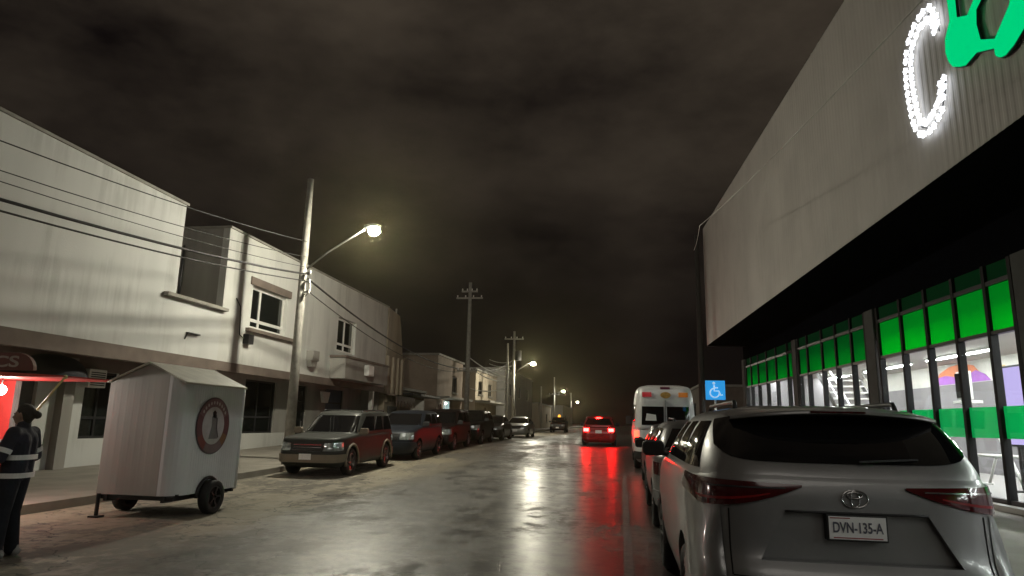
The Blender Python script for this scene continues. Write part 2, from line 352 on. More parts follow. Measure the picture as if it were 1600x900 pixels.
# ------------------------------------------------------------------ vehicles
class Shell:
    """Stack of rounded plan outlines; levels = (z, half_width, front_y, rear_y)."""
    def __init__(s, levels, n=7.0, sub=4):
        s.n = n; s.lv = levels; s.sub = sub
    def at(s, z):
        L = s.lv
        if z <= L[0][0]: return L[0][1:]
        if z >= L[-1][0]: return L[-1][1:]
        for i in range(len(L) - 1):
            if L[i][0] <= z <= L[i + 1][0]: break
        t = (z - L[i][0]) / (L[i + 1][0] - L[i][0])
        p0 = L[max(i - 1, 0)]; p1 = L[i]; p2 = L[i + 1]; p3 = L[min(i + 2, len(L) - 1)]
        out = []
        for k in (1, 2, 3):
            h = p2[0] - p1[0]
            m1 = (p2[k] - p0[k]) / max(1e-6, p2[0] - p0[0]) * h; m2 = (p3[k] - p1[k]) / max(1e-6, p3[0] - p1[0]) * h
            d = p2[k] - p1[k]
            for_m = lambda m: max(-3 * abs(d), min(3 * abs(d), m)) if d * m > 0 else 0.0
            m1 = for_m(m1); m2 = for_m(m2)
            t2 = t * t; t3 = t2 * t
            out.append((2 * t3 - 3 * t2 + 1) * p1[k] + (t3 - 2 * t2 + t) * m1 + (-2 * t3 + 3 * t2) * p2[k] + (t3 - t2) * m2)
        return tuple(out)
    def pt(s, a, z):
        w, f, r = s.at(z); yc = (f + r) / 2; Lh = (f - r) / 2; sa, ca = math.sin(a), math.cos(a)
        rr = (abs(sa) ** s.n + abs(ca) ** s.n) ** (-1 / s.n)
        return Vector((w * rr * sa, yc - Lh * rr * ca, z))
    def ax(s, x, z, front=False):
        w = s.at(z)[0]; q = max(-.996, min(.996, x / w)); t = q / (1 - abs(q) ** s.n) ** (1 / s.n); a = math.atan(t)
        return math.pi - a if front else a
    def ay(s, y, z, side=1):
        w, f, r = s.at(z); q = ((f + r) / 2 - y) / ((f - r) / 2); q = max(-.996, min(.996, q)); t = q / (1 - abs(q) ** s.n) ** (1 / s.n)
        return side * (math.pi / 2 - math.atan(t))
    def nrm(s, a, z):
        e = .004; du = s.pt(a + e, z) - s.pt(a - e, z); dv = s.pt(a, z + e) - s.pt(a, z - e)
        n = du.cross(dv); n.normalize(); return n
    def mesh(s, mb, na=96):
        L = s.lv; zs = []
        for i in range(len(L) - 1):
            for k in range(s.sub): zs.append(L[i][0] + (L[i + 1][0] - L[i][0]) * k / s.sub)
        zs.append(L[-1][0]); vs = []; fs = []
        for z in zs:
            for i in range(na): vs.append(s.pt(-math.pi + 2 * math.pi * i / na, z))
        m = len(zs)
        for j in range(m - 1):
            for i in range(na): fs.append((j * na + i, j * na + (i + 1) % na, (j + 1) * na + (i + 1) % na, (j + 1) * na + i))
        for row, rev in ((0, True), (m - 1, False)):
            w, f, r = s.at(zs[row]); c = len(vs); vs.append(Vector((0, (f + r) / 2, zs[row] + (.012 if not rev else 0))))
            for i in range(na):
                t = (row * na + i, row * na + (i + 1) % na, c); fs.append(tuple(reversed(t)) if rev else t)
        return mb.add(vs, fs)
    def patch(s, mb, quad, where, nu=10, nv=5, off=.006, side=1, edge=True):
        """quad = 4 (h, z) corners: h is x on the rear/front face, y on a side; laid `off` proud of the shell."""
        (a0, b0), (a1, b1), (a2, b2), (a3, b3) = quad
        def f(u, v, o=off):
            h = (a0 * (1 - u) + a1 * u) * (1 - v) + (a3 * (1 - u) + a2 * u) * v
            z = (b0 * (1 - u) + b1 * u) * (1 - v) + (b3 * (1 - u) + b2 * u) * v
            a = s.ay(h, z, side) if where == 'side' else s.ax(h, z, where == 'front')
            return s.pt(a, z) + s.nrm(a, z) * o
        mb.grid(f, nu, nv)
        if edge:      # return edges back into the shell so the piece has thickness
            g = lambda t: [(t, 0), (1, t), (1 - t, 1), (0, 1 - t)]
            for k in range(4):
                nn = nu if k % 2 == 0 else nv
                vs = []
                for i in range(nn + 1):
                    u, v = g(i / nn)[k]; vs.append(f(u, v)); vs.append(f(u, v, -.01))
                mb.add(vs, [(2 * i, 2 * i + 1, 2 * i + 3, 2 * i + 2) for i in range(nn)])
        return mb

def boolean_cut(mb, cutter, name):
    a = bpy.data.objects.new('tmp_a', mb.mesh('tmp')); b = bpy.data.objects.new('tmp_b', cutter.mesh('tmpc'))
    COL.objects.link(a); COL.objects.link(b)
    m = a.modifiers.new('b', 'BOOLEAN'); m.operation = 'DIFFERENCE'; m.object = b; m.solver = 'EXACT'
    dg = bpy.context.evaluated_depsgraph_get(); dg.update()
    me = bpy.data.meshes.new_from_object(a.evaluated_get(dg)); me.name = name
    bpy.data.objects.remove(a); bpy.data.objects.remove(b)
    return me

def wheel_parts(root, x, y, r, w, side, rim_mat):
    k = 'wheel'
    mb = MB(); hw = w / 2; o = side
    mb.lathe([(-hw * .8, r * .62), (-hw, r * .70), (-hw, r * .9), (-hw * .75, r * .985), (0, r), (hw * .75, r * .985), (hw, r * .9), (hw, r * .70), (hw * .8, r * .62), (-hw * .8, r * .62)], (0, 0, 0), 'x', 28)
    t = mb.build(k, M_tyre, root, smooth=True); t.location = (x, y, r)
    rb = MB()
    rb.lathe([(o * hw * .55, .0), (o * hw * .55, r * .18), (o * hw * .25, r * .2), (o * hw * .15, r * .55), (o * hw * .85, r * .6), (o * hw * .85, r * .66), (o * hw * .5, r * .67)], (0, 0, 0), 'x', 28)
    for i in range(5):
        a = 2 * math.pi * i / 5
        rb.bar((o * hw * .55, r * .12 * math.cos(a), r * .12 * math.sin(a)), (o * hw * .72, r * .6 * math.cos(a), r * .6 * math.sin(a)), r * .16, .03)
    rim = rb.build('rim', rim_mat, t, smooth=False)
    return t

def sc_levels(lv, sx, sy, sz): return [(z * sz, w * sx, f * sy, r * sy) for z, w, f, r in lv]

SUV_LOW = [(.20, .78, 2.28, -2.26), (.30, .88, 2.40, -2.40), (.45, .93, 2.455, -2.465), (.62, .955, 2.475, -2.475), (.74, .96, 2.47, -2.455), (.84, .962, 2.45, -2.40), (1.0, .955, 2.36, -2.38), (1.10, .945, 2.12, -2.375), (1.16, .925, 1.55, -2.36), (1.19, .90, 1.15, -2.34)]
SUV_UP = [(1.15, .925, 1.30, -2.36), (1.28, .905, 1.02, -2.315), (1.42, .86, .76, -2.22), (1.55, .80, .50, -2.09), (1.64, .735, .27, -1.98), (1.70, .64, .0, -1.87), (1.735, .45, -.35, -1.6)]
BOX_LOW = [(.26, .80, 2.26, -2.26), (.36, .87, 2.38, -2.38), (.50, .885, 2.40, -2.40), (.66, .89, 2.39, -2.39), (.74, .885, 2.33, -2.36), (.90, .88, 2.31, -2.36), (1.0, .87, 2.24, -2.36), (1.05, .855, 1.75, -2.35), (1.09, .84, 1.10, -2.33)]
BOX_UP = [(1.05, .85, 1.15, -2.34), (1.20, .83, .93, -2.31), (1.42, .775, .62, -2.25), (1.60, .72, .38, -2.18), (1.67, .67, .22, -2.10), (1.71, .5, -.1, -1.8)]
SED_LOW = [(.18, .76, 2.12, -2.12), (.28, .85, 2.24, -2.24), (.45, .875, 2.29, -2.29), (.62, .885, 2.29, -2.29), (.74, .88, 2.22, -2.25), (.85, .87, 2.0, -2.23), (.93, .85, 1.5, -2.18), (.99, .82, .95, -1.95)]
SED_UP = [(.93, .84, 1.15, -1.75), (1.05, .80, .90, -1.55), (1.22, .72, .55, -1.25), (1.36, .64, .22, -.98), (1.42, .56, .0, -.82), (1.45, .38, -.15, -.6)]
HAT_UP = [(.95, .84, 1.2, -2.14), (1.08, .81, .95, -2.08), (1.26, .74, .6, -1.92), (1.42, .67, .28, -1.74), (1.49, .6, .05, -1.6), (1.52, .42, -.2, -1.3)]

def make_car(name, label, cat, low, up, paint, sx=1, sy=1, sz=1, group=None, axles=(1.45, -1.42), wr=.35, rear_h=None, lit=None, tail=None, trim_mat=None, rails=False, plate=True, flare=None, pillar_windows=3, grille=True, cutters=None):
    root = thing(name, label, cat, group=group)
    lo = Shell(sc_levels(low, sx, sy, sz)); upS = Shell(sc_levels(up, sx, sy, sz), 6.5)
    W = max(l[1] for l in lo.lv); wr_ = wr
    ax = [a * sy for a in axles]
    mb = MB(); lo.mesh(mb)
    cut = MB()
    for y in ax:
        for sgn in (1, -1): cut.tube([(sgn * (W - .30), y, wr_ + .02), (sgn * (W + .3), y, wr_ + .02)], wr_ + .065, 24)
    if cutters: cut.add(cutters.v, cutters.f)
    body = obj('body', boolean_cut(mb, cut, 'body'), paint, root); autosmooth(body, 32)
    inner = MB()
    for y in ax:
        inner.box(-W + .28, W - .28, y - wr_ - .12, y + wr_ + .12, .22, wr_ * 2 + .1)
    inner.build('wheel_well', M_black, root)
    mb = MB(); upS.mesh(mb); cab = mb.build('cabin', paint, root, smooth=True)
    zb = up[0][0] * sz; zt = up[-2][0] * sz
    h = zt - zb; z0 = zb + .16 * h; z1 = zb + .82 * h
    def xw(z, k): return upS.at(z)[0] * k
    upS.patch(MB(), [(0, z0), (0, z0), (0, z1), (0, z1)], 'rear') if False else None
    ws = MB(); upS.patch(ws, [(-xw(z0, .90), z0 - .02), (xw(z0, .90), z0 - .02), (xw(z1, .86), z1 + .02), (-xw(z1, .86), z1 + .02)], 'front', 14, 6).build('windshield', M_carglass, root, smooth=True)
    if rear_h is None:
        ws = MB(); upS.patch(ws, [(-xw(z0, .86), z0 + .03), (xw(z0, .86), z0 + .03), (xw(z1, .80), z1), (-xw(z1, .80), z1)], 'rear', 14, 6).build('rear_window', M_carglass, root, smooth=True)
    for sgn in (1, -1):
        def yr(z, k):
            f, r = upS.at(z)[1:]; return r + (f - r) * k
        cuts = [(.10, .34), (.37, .58), (.61, .90)] if pillar_windows == 3 else [(.10, .46), (.50, .90)]
        for k0, k1 in cuts:
            q = [(yr(z0, k0), z0), (yr(z0, k1 + .02), z0), (yr(z1, k1 - .03), z1), (yr(z1, k0 + .02), z1)]
            w = MB(); upS.patch(w, q, 'side', 8, 5, side=sgn).build('side_window', M_carglass, root, smooth=True)
        m = MB(); my = upS.at(z0)[1] - .16; mw = lo.at(zb)[0]
        m.prism([(sgn * (mw + .12) + .12 * c_ * (abs(c_) ** 5 + abs(s_) ** 5) ** -.2, zb + .11 + .085 * s_ * (abs(c_) ** 5 + abs(s_) ** 5) ** -.2) for c_, s_ in [(math.cos(2 * math.pi * i / 20), math.sin(2 * math.pi * i / 20)) for i in range(20)]], lambda u, v, w: Vector((u, w, v)), my - .06, my + .07).bar((sgn * (mw - .06), my + .01, zb + .04), (sgn * (mw + .08), my, zb + .07), .05, .05)
        m.build('side_mirror', trim_mat or M_trim, root, bevel=.02)
    zc = low[-1][0] * sz
    f0 = .60 * zc; f1 = .80 * zc
    for sgn in (1, -1):
        hd = MB(); lo.patch(hd, [(sgn * W * .50, f0 + .02), (sgn * W * .95, f0 + .03), (sgn * W * .93, f1 + .03), (sgn * W * .52, f1)], 'front', 10, 4, off=.012).build('headlight', M_headl, root, smooth=True)
    if grille:
        g = MB(); lo.patch(g, [(-W * .44, f0 + .0), (W * .44, f0 + .0), (W * .47, f1), (-W * .47, f1)], 'front', 12, 4, off=.01)
        go = g.build('grille', M_trim, root, smooth=True)
        g2 = MB()
        for k in range(3):
            zz = f0 + (f1 - f0) * (k + .5) / 3; lo.patch(g2, [(-W * .42, zz - .008), (W * .42, zz - .008), (W * .42, zz + .008), (-W * .42, zz + .008)], 'front', 10, 1, off=.02)
        g2.build('grille_bars', M_chrome if name == 'parked_suv' else M_trim, go)
    bm_ = MB(); lo.patch(bm_, [(-W * .97, .36 * zc), (W * .97, .36 * zc), (W * .97, .54 * zc), (-W * .97, .54 * zc)], 'front', 26, 4, off=.035).build('front_bumper', trim_mat or paint, root, smooth=True)
    bm_ = MB(); lo.patch(bm_, [(-W * .97, .34 * zc), (W * .97, .34 * zc), (W * .97, .54 * zc), (-W * .97, .54 * zc)], 'rear', 26, 4, off=.03).build('rear_bumper', trim_mat or paint, root, smooth=True)
    if plate:
        yf = lo.at(.45 * zc)[1]; MB().box(-.165, .165, yf + .03, yf + .048, .42 * zc, .42 * zc + .15).build('license_plate', M_plate, root)
    yrr = lo.at(.7 * zc)[2]; MB().box(-.165, .165, yrr - .03, yrr - .008, .66 * zc, .66 * zc + .15).build('license_plate', M_plate, root)
    for sgn in (1, -1):
        t = MB(); lo.patch(t, [(sgn * W * .58, .74 * zc), (sgn * W * (.86 if tail else .965), .74 * zc), (sgn * W * (.86 if tail else .965), .9 * zc), (sgn * W * .56, .9 * zc)], 'rear', 10, 4, off=.014).build('tail_light', tail or M_tail, root, smooth=True)
    if flare:
        for y in ax:
            for sgn in (1, -1):
                f = MB(); pts = [(sgn * (W - .005), y + (wr_ + .085) * math.cos(a), wr_ + .02 + (wr_ + .085) * math.sin(a)) for a in [math.pi * (i / 14 * 1.16 - .08) for i in range(15)]]
                f.tube(pts, .034, 6).build('fender_flare', flare, root, smooth=True)
    if rails:
        for sgn in (1, -1):
            r = MB(); xx = sgn * upS.at(zt)[0] * .86
            r.tube([(xx, up[-2][3] * sy + .25, zt), (xx, up[-2][3] * sy + .3, zt + .06), (xx, up[-2][2] * sy - .25, zt + .06), (xx, up[-2][2] * sy - .1, zt)], .018, 6).build('roof_rail', M_trim, root, smooth=True)
    for y in ax:
        for sgn in (1, -1): wheel_parts(root, sgn * (W - .12), y, wr_, .22, sgn, M_rim)
    return root, lo, upS

def place(root, x, y, rz=0.0):
    """Set a car on the rising street: the wheels follow the slope."""
    L = 1.45; a = gz(y + L) - gz(y - L)
    pitch = math.atan2(a, 2 * L)
    root.location = (x, y, gz(y)); root.rotation_euler = Matrix.Rotation(rz, 4, 'Z').to_euler()
    if abs(rz) < 1: root.rotation_euler = (pitch, 0, rz)
    else: root.rotation_euler = (-pitch, 0, rz)
    return root

def paint(name, col, rough=.28, metal=.6): return pm(name, col, rough, metal, var=.10, scale=3, coat=.5 if rough < .41 or metal > .5 else 0.0, rvar=.06, spec=.5 if rough < .41 else .3)

P_silver = pm('silver_paint', (.28, .28, .278), .40, .55, var=.10, scale=3, coat=.6, rvar=.06, drops=.5)
P_green = paint('dark_green_paint', (.034, .036, .032), .50, .15)
P_darkb = paint('dark_blue_paint', (.022, .026, .034), .46, .15)
P_black = paint('black_paint', (.014, .013, .014), .42, .1)
P_maroon = paint('maroon_paint', (.018, .011, .011), .5, .1)
P_grey = paint('grey_paint', (.07, .07, .072), .3)
P_grey2 = paint('mid_grey_paint', (.16, .16, .16), .35, .5)
P_white = pm('white_car_paint', (.62, .62, .61), .35, var=.06, coat=.4)
P_brakelit = paint('brake_glow_paint', (.28, .012, .014), .3, .2)  # red body colour stands in for brake glow on a pale car
P_lsilver = paint('pale_silver_paint', (.5, .5, .48), .3, .5)
P_tan = pm('tan_plastic', (.22, .185, .135), .55, var=.12)

# --- the silver SUV close by on the right
HERO_LOW = [(.20, .78, 2.28, -2.26), (.30, .88, 2.40, -2.40), (.45, .93, 2.455, -2.465), (.62, .955, 2.475, -2.475), (.74, .96, 2.47, -2.46), (.84, .962, 2.45, -2.405), (1.04, .957, 2.36, -2.385), (1.18, .945, 2.12, -2.38), (1.27, .925, 1.55, -2.36), (1.31, .90, 1.15, -2.34)]
HERO_UP = [(1.25, .928, 1.30, -2.365), (1.35, .905, 1.05, -2.32), (1.46, .865, .80, -2.23), (1.58, .81, .52, -2.10), (1.67, .745, .30, -1.99), (1.73, .65, .0, -1.88), (1.765, .45, -.35, -1.6)]
rec_cut = MB().prism([(-.57, .81), (.57, .81), (.41, 1.10), (-.41, 1.10)], lambda u, v, w: Vector((u, w, v)), -2.7, -2.335)
suv, slo, sup = make_car('parked_suv', 'silver grey SUV seen from behind with white licence plate and dark tail lights', 'car', HERO_LOW, HERO_UP, P_silver, group=None, axles=(1.43, -1.42), wr=.37, rear_h=1, rails=True, grille=True, pillar_windows=3, cutters=rec_cut)
for ch in list(suv.children):
    if ch.name.split('.')[0] in ('tail_light', 'rear_bumper') or (ch.name.startswith('license_plate') and ch.bound_box[0][1] < 0 and ch.data.vertices[0].co.y < 0):
        bpy.data.objects.remove(ch)
def spatch(sh, quad, name, mat, parent, off=.006, nu=16, nv=6): return sh.patch(MB(), quad, 'rear', nu, nv, off=off).build(name, mat, parent, smooth=True)
# rear glass in three joined strips would seam, so the outline is one quad with a curved lower edge
def rear_glass(u, v):
    e = abs(2 * u - 1); zlo = 1.385 + .012 * e ** 2 + .085 * e ** 9; zhi = 1.685 - .03 * e ** 8; z = zlo + (zhi - zlo) * v
    k = .905 + .055 * v
    x = (2 * u - 1) * sup.at(z)[0] * k; a = sup.ax(x, z)
    return sup.pt(a, z) + sup.nrm(a, z) * .008
rw = MB().grid(rear_glass, 30, 10).build('rear_window', M_carglass, suv, smooth=True)
wp = MB(); wp.bar((.06, -2.325, 1.405), (.42, -2.275, 1.425), .016, .012); wp.build('wiper', M_trim, rw)
# spoiler lip over the glass
def spoil(u, v):
    x = (2 * u - 1) * .66; e = (2 * u - 1) ** 2
    prof = [(-1.72, 1.765), (-2.02, 1.746), (-2.17, 1.722), (-2.175, 1.702), (-2.06, 1.696), (-1.9, 1.69)]
    t = v * 5; i = min(4, int(t)); t -= i
    y = prof[i][0] * (1 - t) + prof[i + 1][0] * t; z = prof[i][1] * (1 - t) + prof[i + 1][1] * t
    return Vector((x, y + .16 * e * e, z - .045 * e))
sp = MB().grid(spoil, 24, 15).build('spoiler', P_silver, suv, smooth=True)
MB().box(-.17, .17, -2.182, -2.165, 1.706, 1.717).build('brake_light', M_tail, sp)
# tail lights: wedge tapering to the middle
for sgn in (1, -1):
    def tl(u, v, o=.016):
        x = sgn * (.30 + .645 * u); top = 1.255 + .02 * u; hh = .012 + .155 * (1 - (1 - u) ** 1.8); z = top - hh * (1 - v) * (1 if u < .9 else 1 - .35 * (u - .9) / .1)
        a = slo.ax(min(.94, abs(x)) * sgn, z); return slo.pt(a, z) + slo.nrm(a, z) * o
    t = MB().grid(tl, 34, 6).build('tail_light', M_tail, suv, smooth=True)
    ed = MB()
    for vv in (0.0, 1.0):
        ed.add([q for i in range(35) for q in (tl(i / 34, vv), tl(i / 34, vv, -.01))], [(2 * i, 2 * i + 1, 2 * i + 3, 2 * i + 2) for i in range(34)])
    ed.build('lamp_housing', M_trim, t)
    MB().grid(lambda u, v: tl(.30 + .62 * u, .22 + .10 * v, .019), 20, 2).build('lamp_strip', pm('lamp_strip_red', (.30, .015, .015), .2), t, smooth=True)
    spatch(slo, [(sgn * .40, 1.228), (sgn * .84, 1.226), (sgn * .84, 1.236), (sgn * .40, 1.236)], 'chrome_strip', M_chrome if sgn > 0 else M_trim, t, .021, 16, 1)
    spatch(slo, [(sgn * .885, .40), (sgn * .93, .40), (sgn * .93, .50), (sgn * .885, .50)], 'reflector', M_tail, suv, .02, 4, 2)
# tailgate: shut lines, plate recess, plate, emblem
M_shut = pm('shut_line_black', (.006, .006, .006), .9)
for sgn in (1, -1):
    spatch(slo, [(sgn * .735, .72), (sgn * .742, .72), (sgn * .742, 1.10), (sgn * .735, 1.10)], 'shut_line', M_shut, suv, .0015, 1, 8)
spatch(slo, [(-.735, .715), (.735, .715), (.735, .722), (-.735, .722)], 'shut_line', M_shut, suv, .0015, 20, 1)
M_recess = pm('recess_grey', (.06, .06, .06), .45, metal=.5, var=.1)
rc = MB().prism([(-.56, .815), (.56, .815), (.405, 1.095), (-.405, 1.095)], lambda u, v, w: Vector((u, w, v)), -2.338, -2.30).build('plate_recess', P_silver, suv)
rim_ = MB()
for pts in ([(-.41, 1.10), (.41, 1.10)],):
    L_ = []
    for i in range(9):
        x = pts[0][0] + (pts[1][0] - pts[0][0]) * i / 8; z = pts[0][1] + (pts[1][1] - pts[0][1]) * i / 8; a = slo.ax(x, z); L_.append(slo.pt(a, z) + slo.nrm(a, z) * .004)
    rim_.tube(L_, .008, 6)
rim_.build('recess_edge', M_trim, rc, smooth=True)
pf = MB().box(-.175, .175, -2.395, -2.335, .938, 1.092).build('plate_frame', M_trim, suv, bevel=.005)
pl = MB().box(-.163, .163, -2.400, -2.3952, .950, 1.082).build('license_plate', M_plate, pf)
def text_obj(body, size, mat, name, parent, loc, rot, ext=.002, width=None, space=1.0):
    c = bpy.data.curves.new(name, 'FONT'); c.body = body; c.size = size; c.extrude = ext; c.align_x = 'CENTER'; c.align_y = 'CENTER'; c.space_character = space; c.offset = size * .018
    t = bpy.data.objects.new('tmp_text', c); COL.objects.link(t); dg = bpy.context.evaluated_depsgraph_get(); dg.update()
    me = bpy.data.meshes.new_from_object(t.evaluated_get(dg)); me.name = name; bpy.data.objects.remove(t)
    if width:
        xs = [v.co.x for v in me.vertices]; k = width / (max(xs) - min(xs))
        for v in me.vertices: v.co.x *= k
    o = obj(name, me, mat, parent); o.location = loc; o.rotation_euler = rot
    return o
M_ink = pm('plate_ink', (.10, .10, .13), .6)
text_obj('DVN-135-A', .085, M_ink, 'plate_lettering', pl, (0, -2.4015, 1.016), (R(90), 0, 0), .001, .285)
MB().box(-.155, -.04, -2.4014, -2.4004, 1.07, 1.076).box(-.14, .14, -2.4014, -2.4004, .956, .962).build('plate_print', pm('plate_red', (.35, .06, .06), .5), pl)
em = MB(); cz = 1.185
for (rx, rz, oz) in ((.075, .05, 0), (.026, .045, 0), (.045, .018, .02)):
    pts = []
    for i in range(25):
        a = 2 * math.pi * i / 24; x = rx * math.cos(a); z = cz + oz + rz * math.sin(a); aa = slo.ax(x, z); pts.append(slo.pt(aa, z) + slo.nrm(aa, z) * .01)
    em.tube(pts, .005, 6, cap=False)
em.build('emblem', M_chrome, suv, smooth=True)
# bumper: step pad and lower black valance
bp_ = MB(); slo.patch(bp_, [(-.93, .50), (.93, .50), (.93, .705), (-.93, .705)], 'rear', 40, 5, off=.03).build('rear_bumper', P_silver, suv, smooth=True)
for sgn in (1, -1):
    def hip(u, v):
        z = .50 + .60 * v; e = abs(2 * v - 1); x = sgn * (.765 + .02 * v + (.187 - .02 * v) * u); a = slo.ax(x, z); bul = .045 * math.sin(math.pi * min(1, u * 1.0)) ** .6 * (1 - max(0, v - .55) / .45) ** .8 + .002
        return slo.pt(a, z) + slo.nrm(a, z) * bul
    MB().grid(hip, 14, 14).build('bumper_corner', P_silver, suv, smooth=True)
va = MB(); slo.patch(va, [(-.80, .30), (.80, .30), (.86, .46), (-.86, .46)], 'rear', 24, 4, off=.03).build('valance', M_trim, suv, smooth=True)
place(suv, 1.41, 6.95); suv.rotation_euler = (0, 0, 0)

# --- the row in front of it
c, _, _ = make_car('parked_crossover', 'grey crossover parked in front of the silver grey SUV', 'car', SUV_LOW, SUV_UP, P_grey2, .93, .9, .97, axles=(1.43, -1.42), wr=.34, rails=True); place(c, 1.38, 12.9)
c, _, _ = make_car('parked_hatchback', 'black hatchback parked behind the white van', 'car', SED_LOW, HAT_UP, P_black, .98, .9, 1.02, axles=(1.35, -1.32), wr=.31); place(c, 1.42, 18.1)

# --- white high-roof van
VAN_LOW = [(.25, .86, 2.55, -2.55), (.36, .95, 2.68, -2.68), (.60, .985, 2.72, -2.72), (1.0, .99, 2.66, -2.70), (1.25, .98, 2.2, -2.69), (1.32, .97, 1.95, -2.68)]
VAN_UP = [(1.26, .975, 2.15, -2.69), (1.7, .955, 1.65, -2.67), (2.0, .93, 1.30, -2.65), (2.25, .905, 1.15, -2.62), (2.50, .86, 1.0, -2.56), (2.62, .78, .85, -2.46), (2.68, .55, .5, -2.2)]
van = thing('white_van', 'white high roof van with red and amber lamps above its rear window', 'van')
vl = Shell(VAN_LOW, 9); vu = Shell(VAN_UP, 9)
mb = MB(); vl.mesh(mb); cut = MB()
for y in (1.75, -1.6):
    for sgn in (1, -1): cut.tube([(sgn * .7, y, .36), (sgn * 1.2, y, .36)], .42, 24)
autosmooth(obj('body', boolean_cut(mb, cut, 'body'), P_white, van), 32)
mb = MB(); vu.mesh(mb); mb.build('upper_body', P_white, van, smooth=True)
def vp(quad, name, mat, where='rear', off=.008, sh=None, side=1, parent=None, nu=10, nv=4): return (sh or vu).patch(MB(), quad, where, nu, nv, off=off, side=side).build(name, mat, parent or van, smooth=True)
rwin = vp([(-.74, 1.42), (-.05, 1.42), (-.05, 2.0), (-.72, 2.0)], 'rear_window', M_carglass)
vp([(.05, 1.42), (.74, 1.42), (.72, 2.0), (.05, 2.0)], 'rear_window', M_carglass)
vp([(-.62, 1.56), (-.28, 1.56), (-.30, 1.74), (-.58, 1.78)], 'window_sticker', M_white, off=.014, parent=rwin)
vp([(-.70, 2.30), (-.42, 2.30), (-.42, 2.44), (-.70, 2.44)], 'upper_lamp', pm('lamp_red_lens', (.30, .02, .03), .3, emis=(1, .05, .06), estr=.12), off=.03)
vp([(.42, 2.30), (.70, 2.30), (.70, 2.44), (.42, 2.44)], 'upper_lamp', pm('lamp_amber_lens', (.45, .14, .01), .3, emis=(1, .3, .02), estr=.12), off=.03)
vp([(-.14, 2.545), (.16, 2.545), (.16, 2.60), (-.14, 2.60)], 'upper_lamp', pm('lamp_dark_lens', (.12, .02, .05), .3), off=.02)
eb = MB(); zc_ = 2.34
pts = [(.02 + .16 * math.cos(2 * math.pi * i / 24), 2.36 + .10 * math.sin(2 * math.pi * i / 24)) for i in range(24)]
ey = vu.pt(0, 2.36).y
eb.prism(pts, lambda u, v, w: Vector((u, ey + w + (v - 2.36) * .12, v)), -.03, .02).build('emblem_disc', pm('emblem_yellow', (.48, .28, .06), .5, var=.4, scale=14), van)
for sgn in (1, -1):
    t = vp([(sgn * .84, .86), (sgn * .965, .86), (sgn * .965, 1.24), (sgn * .84, 1.24)], 'tail_light', E_vantail if sgn < 0 else M_tail, sh=vl, off=.016, nu=4)
    for y0, y1 in ((-2.3, -.9), (-.7, .6)):
        vp([(y0, 1.5), (y1, 1.5), (y1, 2.05), (y0, 2.05)], 'side_window', M_carglass, 'side', sh=vu, side=sgn)
    vp([(.75, 1.42), (1.45, 1.42), (1.1, 2.0), (.75, 2.0)], 'side_window', M_carglass, 'side', sh=vu, side=sgn)
    m = MB().box(sgn * 1.10 - .1, sgn * 1.10 + .1, 1.5, 1.58, 1.35, 1.65).bar((sgn * .95, 1.5, 1.4), (sgn * 1.06, 1.54, 1.45), .04, .04).build('side_mirror', M_trim, van, bevel=.02)
vp([(-.82, 1.42), (.82, 1.42), (.78, 2.05), (-.78, 2.05)], 'windshield', M_carglass, 'front')
vp([(-.95, .38), (.95, .38), (.95, .60), (-.95, .60)], 'rear_bumper', M_trim, sh=vl, off=.05, nu=20)
spx = MB().box(-.005, .005, -2.70, -2.6, .62, 2.2).build('door_gap', M_shut, van)
MB().box(-.165, .165, -2.745, -2.715, .95, 1.1).build('license_plate', M_plate, van)
for y in (1.75, -1.6):
    for sgn in (1, -1): wheel_parts(van, sgn * .86, y, .35, .22, sgn, M_rim)
place(van, 1.40, 24.75)

# --- car driving away, brake lights on; their glow is painted as a red body
rc_, rl, ru = make_car('braking_car', 'hatchback tinted red for the glow of its brake lights driving away on the wet street', 'car', SED_LOW, HAT_UP, P_brakelit, 1.0, .92, 1.0, axles=(1.35, -1.32), wr=.31, tail=E_brake)
yb = ru.pt(0, 1.44).y
MB().box(-.14, .14, yb - .05, yb - .01, 1.40, 1.44).build('brake_light', E_brake, rc_)
place(rc_, -1.12, 37.6)

# --- row along the far kerb, facing us
GL = 'cars parked along the building side kerb'
c, el, eu = make_car('parked_suv', 'old dark green SUV with tan bumper and wheel arches behind the white trailer', 'car', BOX_LOW, BOX_UP, P_green, 1.02, .98, 1.0, axles=(1.42, -1.38), wr=.36, flare=P_tan, trim_mat=P_tan, rails=True, group=GL)
place(c, -8.15, 19.4, math.pi)
row = [('dark_suv', 'dark blue SUV with pale headlamps, next behind the green SUV', SUV_LOW, SUV_UP, P_darkb, .96, .93, .98, -8.05, 25.3, 'car', .34),
       ('maroon_suv', 'tall maroon SUV standing second behind the green SUV', BOX_LOW, BOX_UP, P_maroon, 1.0, .96, 1.02, -8.0, 30.6, 'car', .35),
       ('black_pickup', 'black crossover standing third behind the green SUV', SUV_LOW, SUV_UP, P_black, .95, .92, .98, -7.9, 36.0, 'car', .34),
       ('grey_sedan', 'dark grey sedan parked in front of the pale silver sedan', SED_LOW, SED_UP, P_grey, 1.0, 1.0, 1.0, -7.7, 41.4, 'car', .31),
       ('silver_sedan', 'pale silver sedan lit by the street lamp with transformer', SED_LOW, SED_UP, P_lsilver, 1.0, 1.0, 1.0, -7.3, 49.8, 'car', .31),
       ('maroon_pickup', 'maroon pickup with an amber beacon far down the street', BOX_LOW, BOX_UP, P_maroon, 1.0, 1.0, 1.0, -6.9, 78.0, 'pickup', .35)]
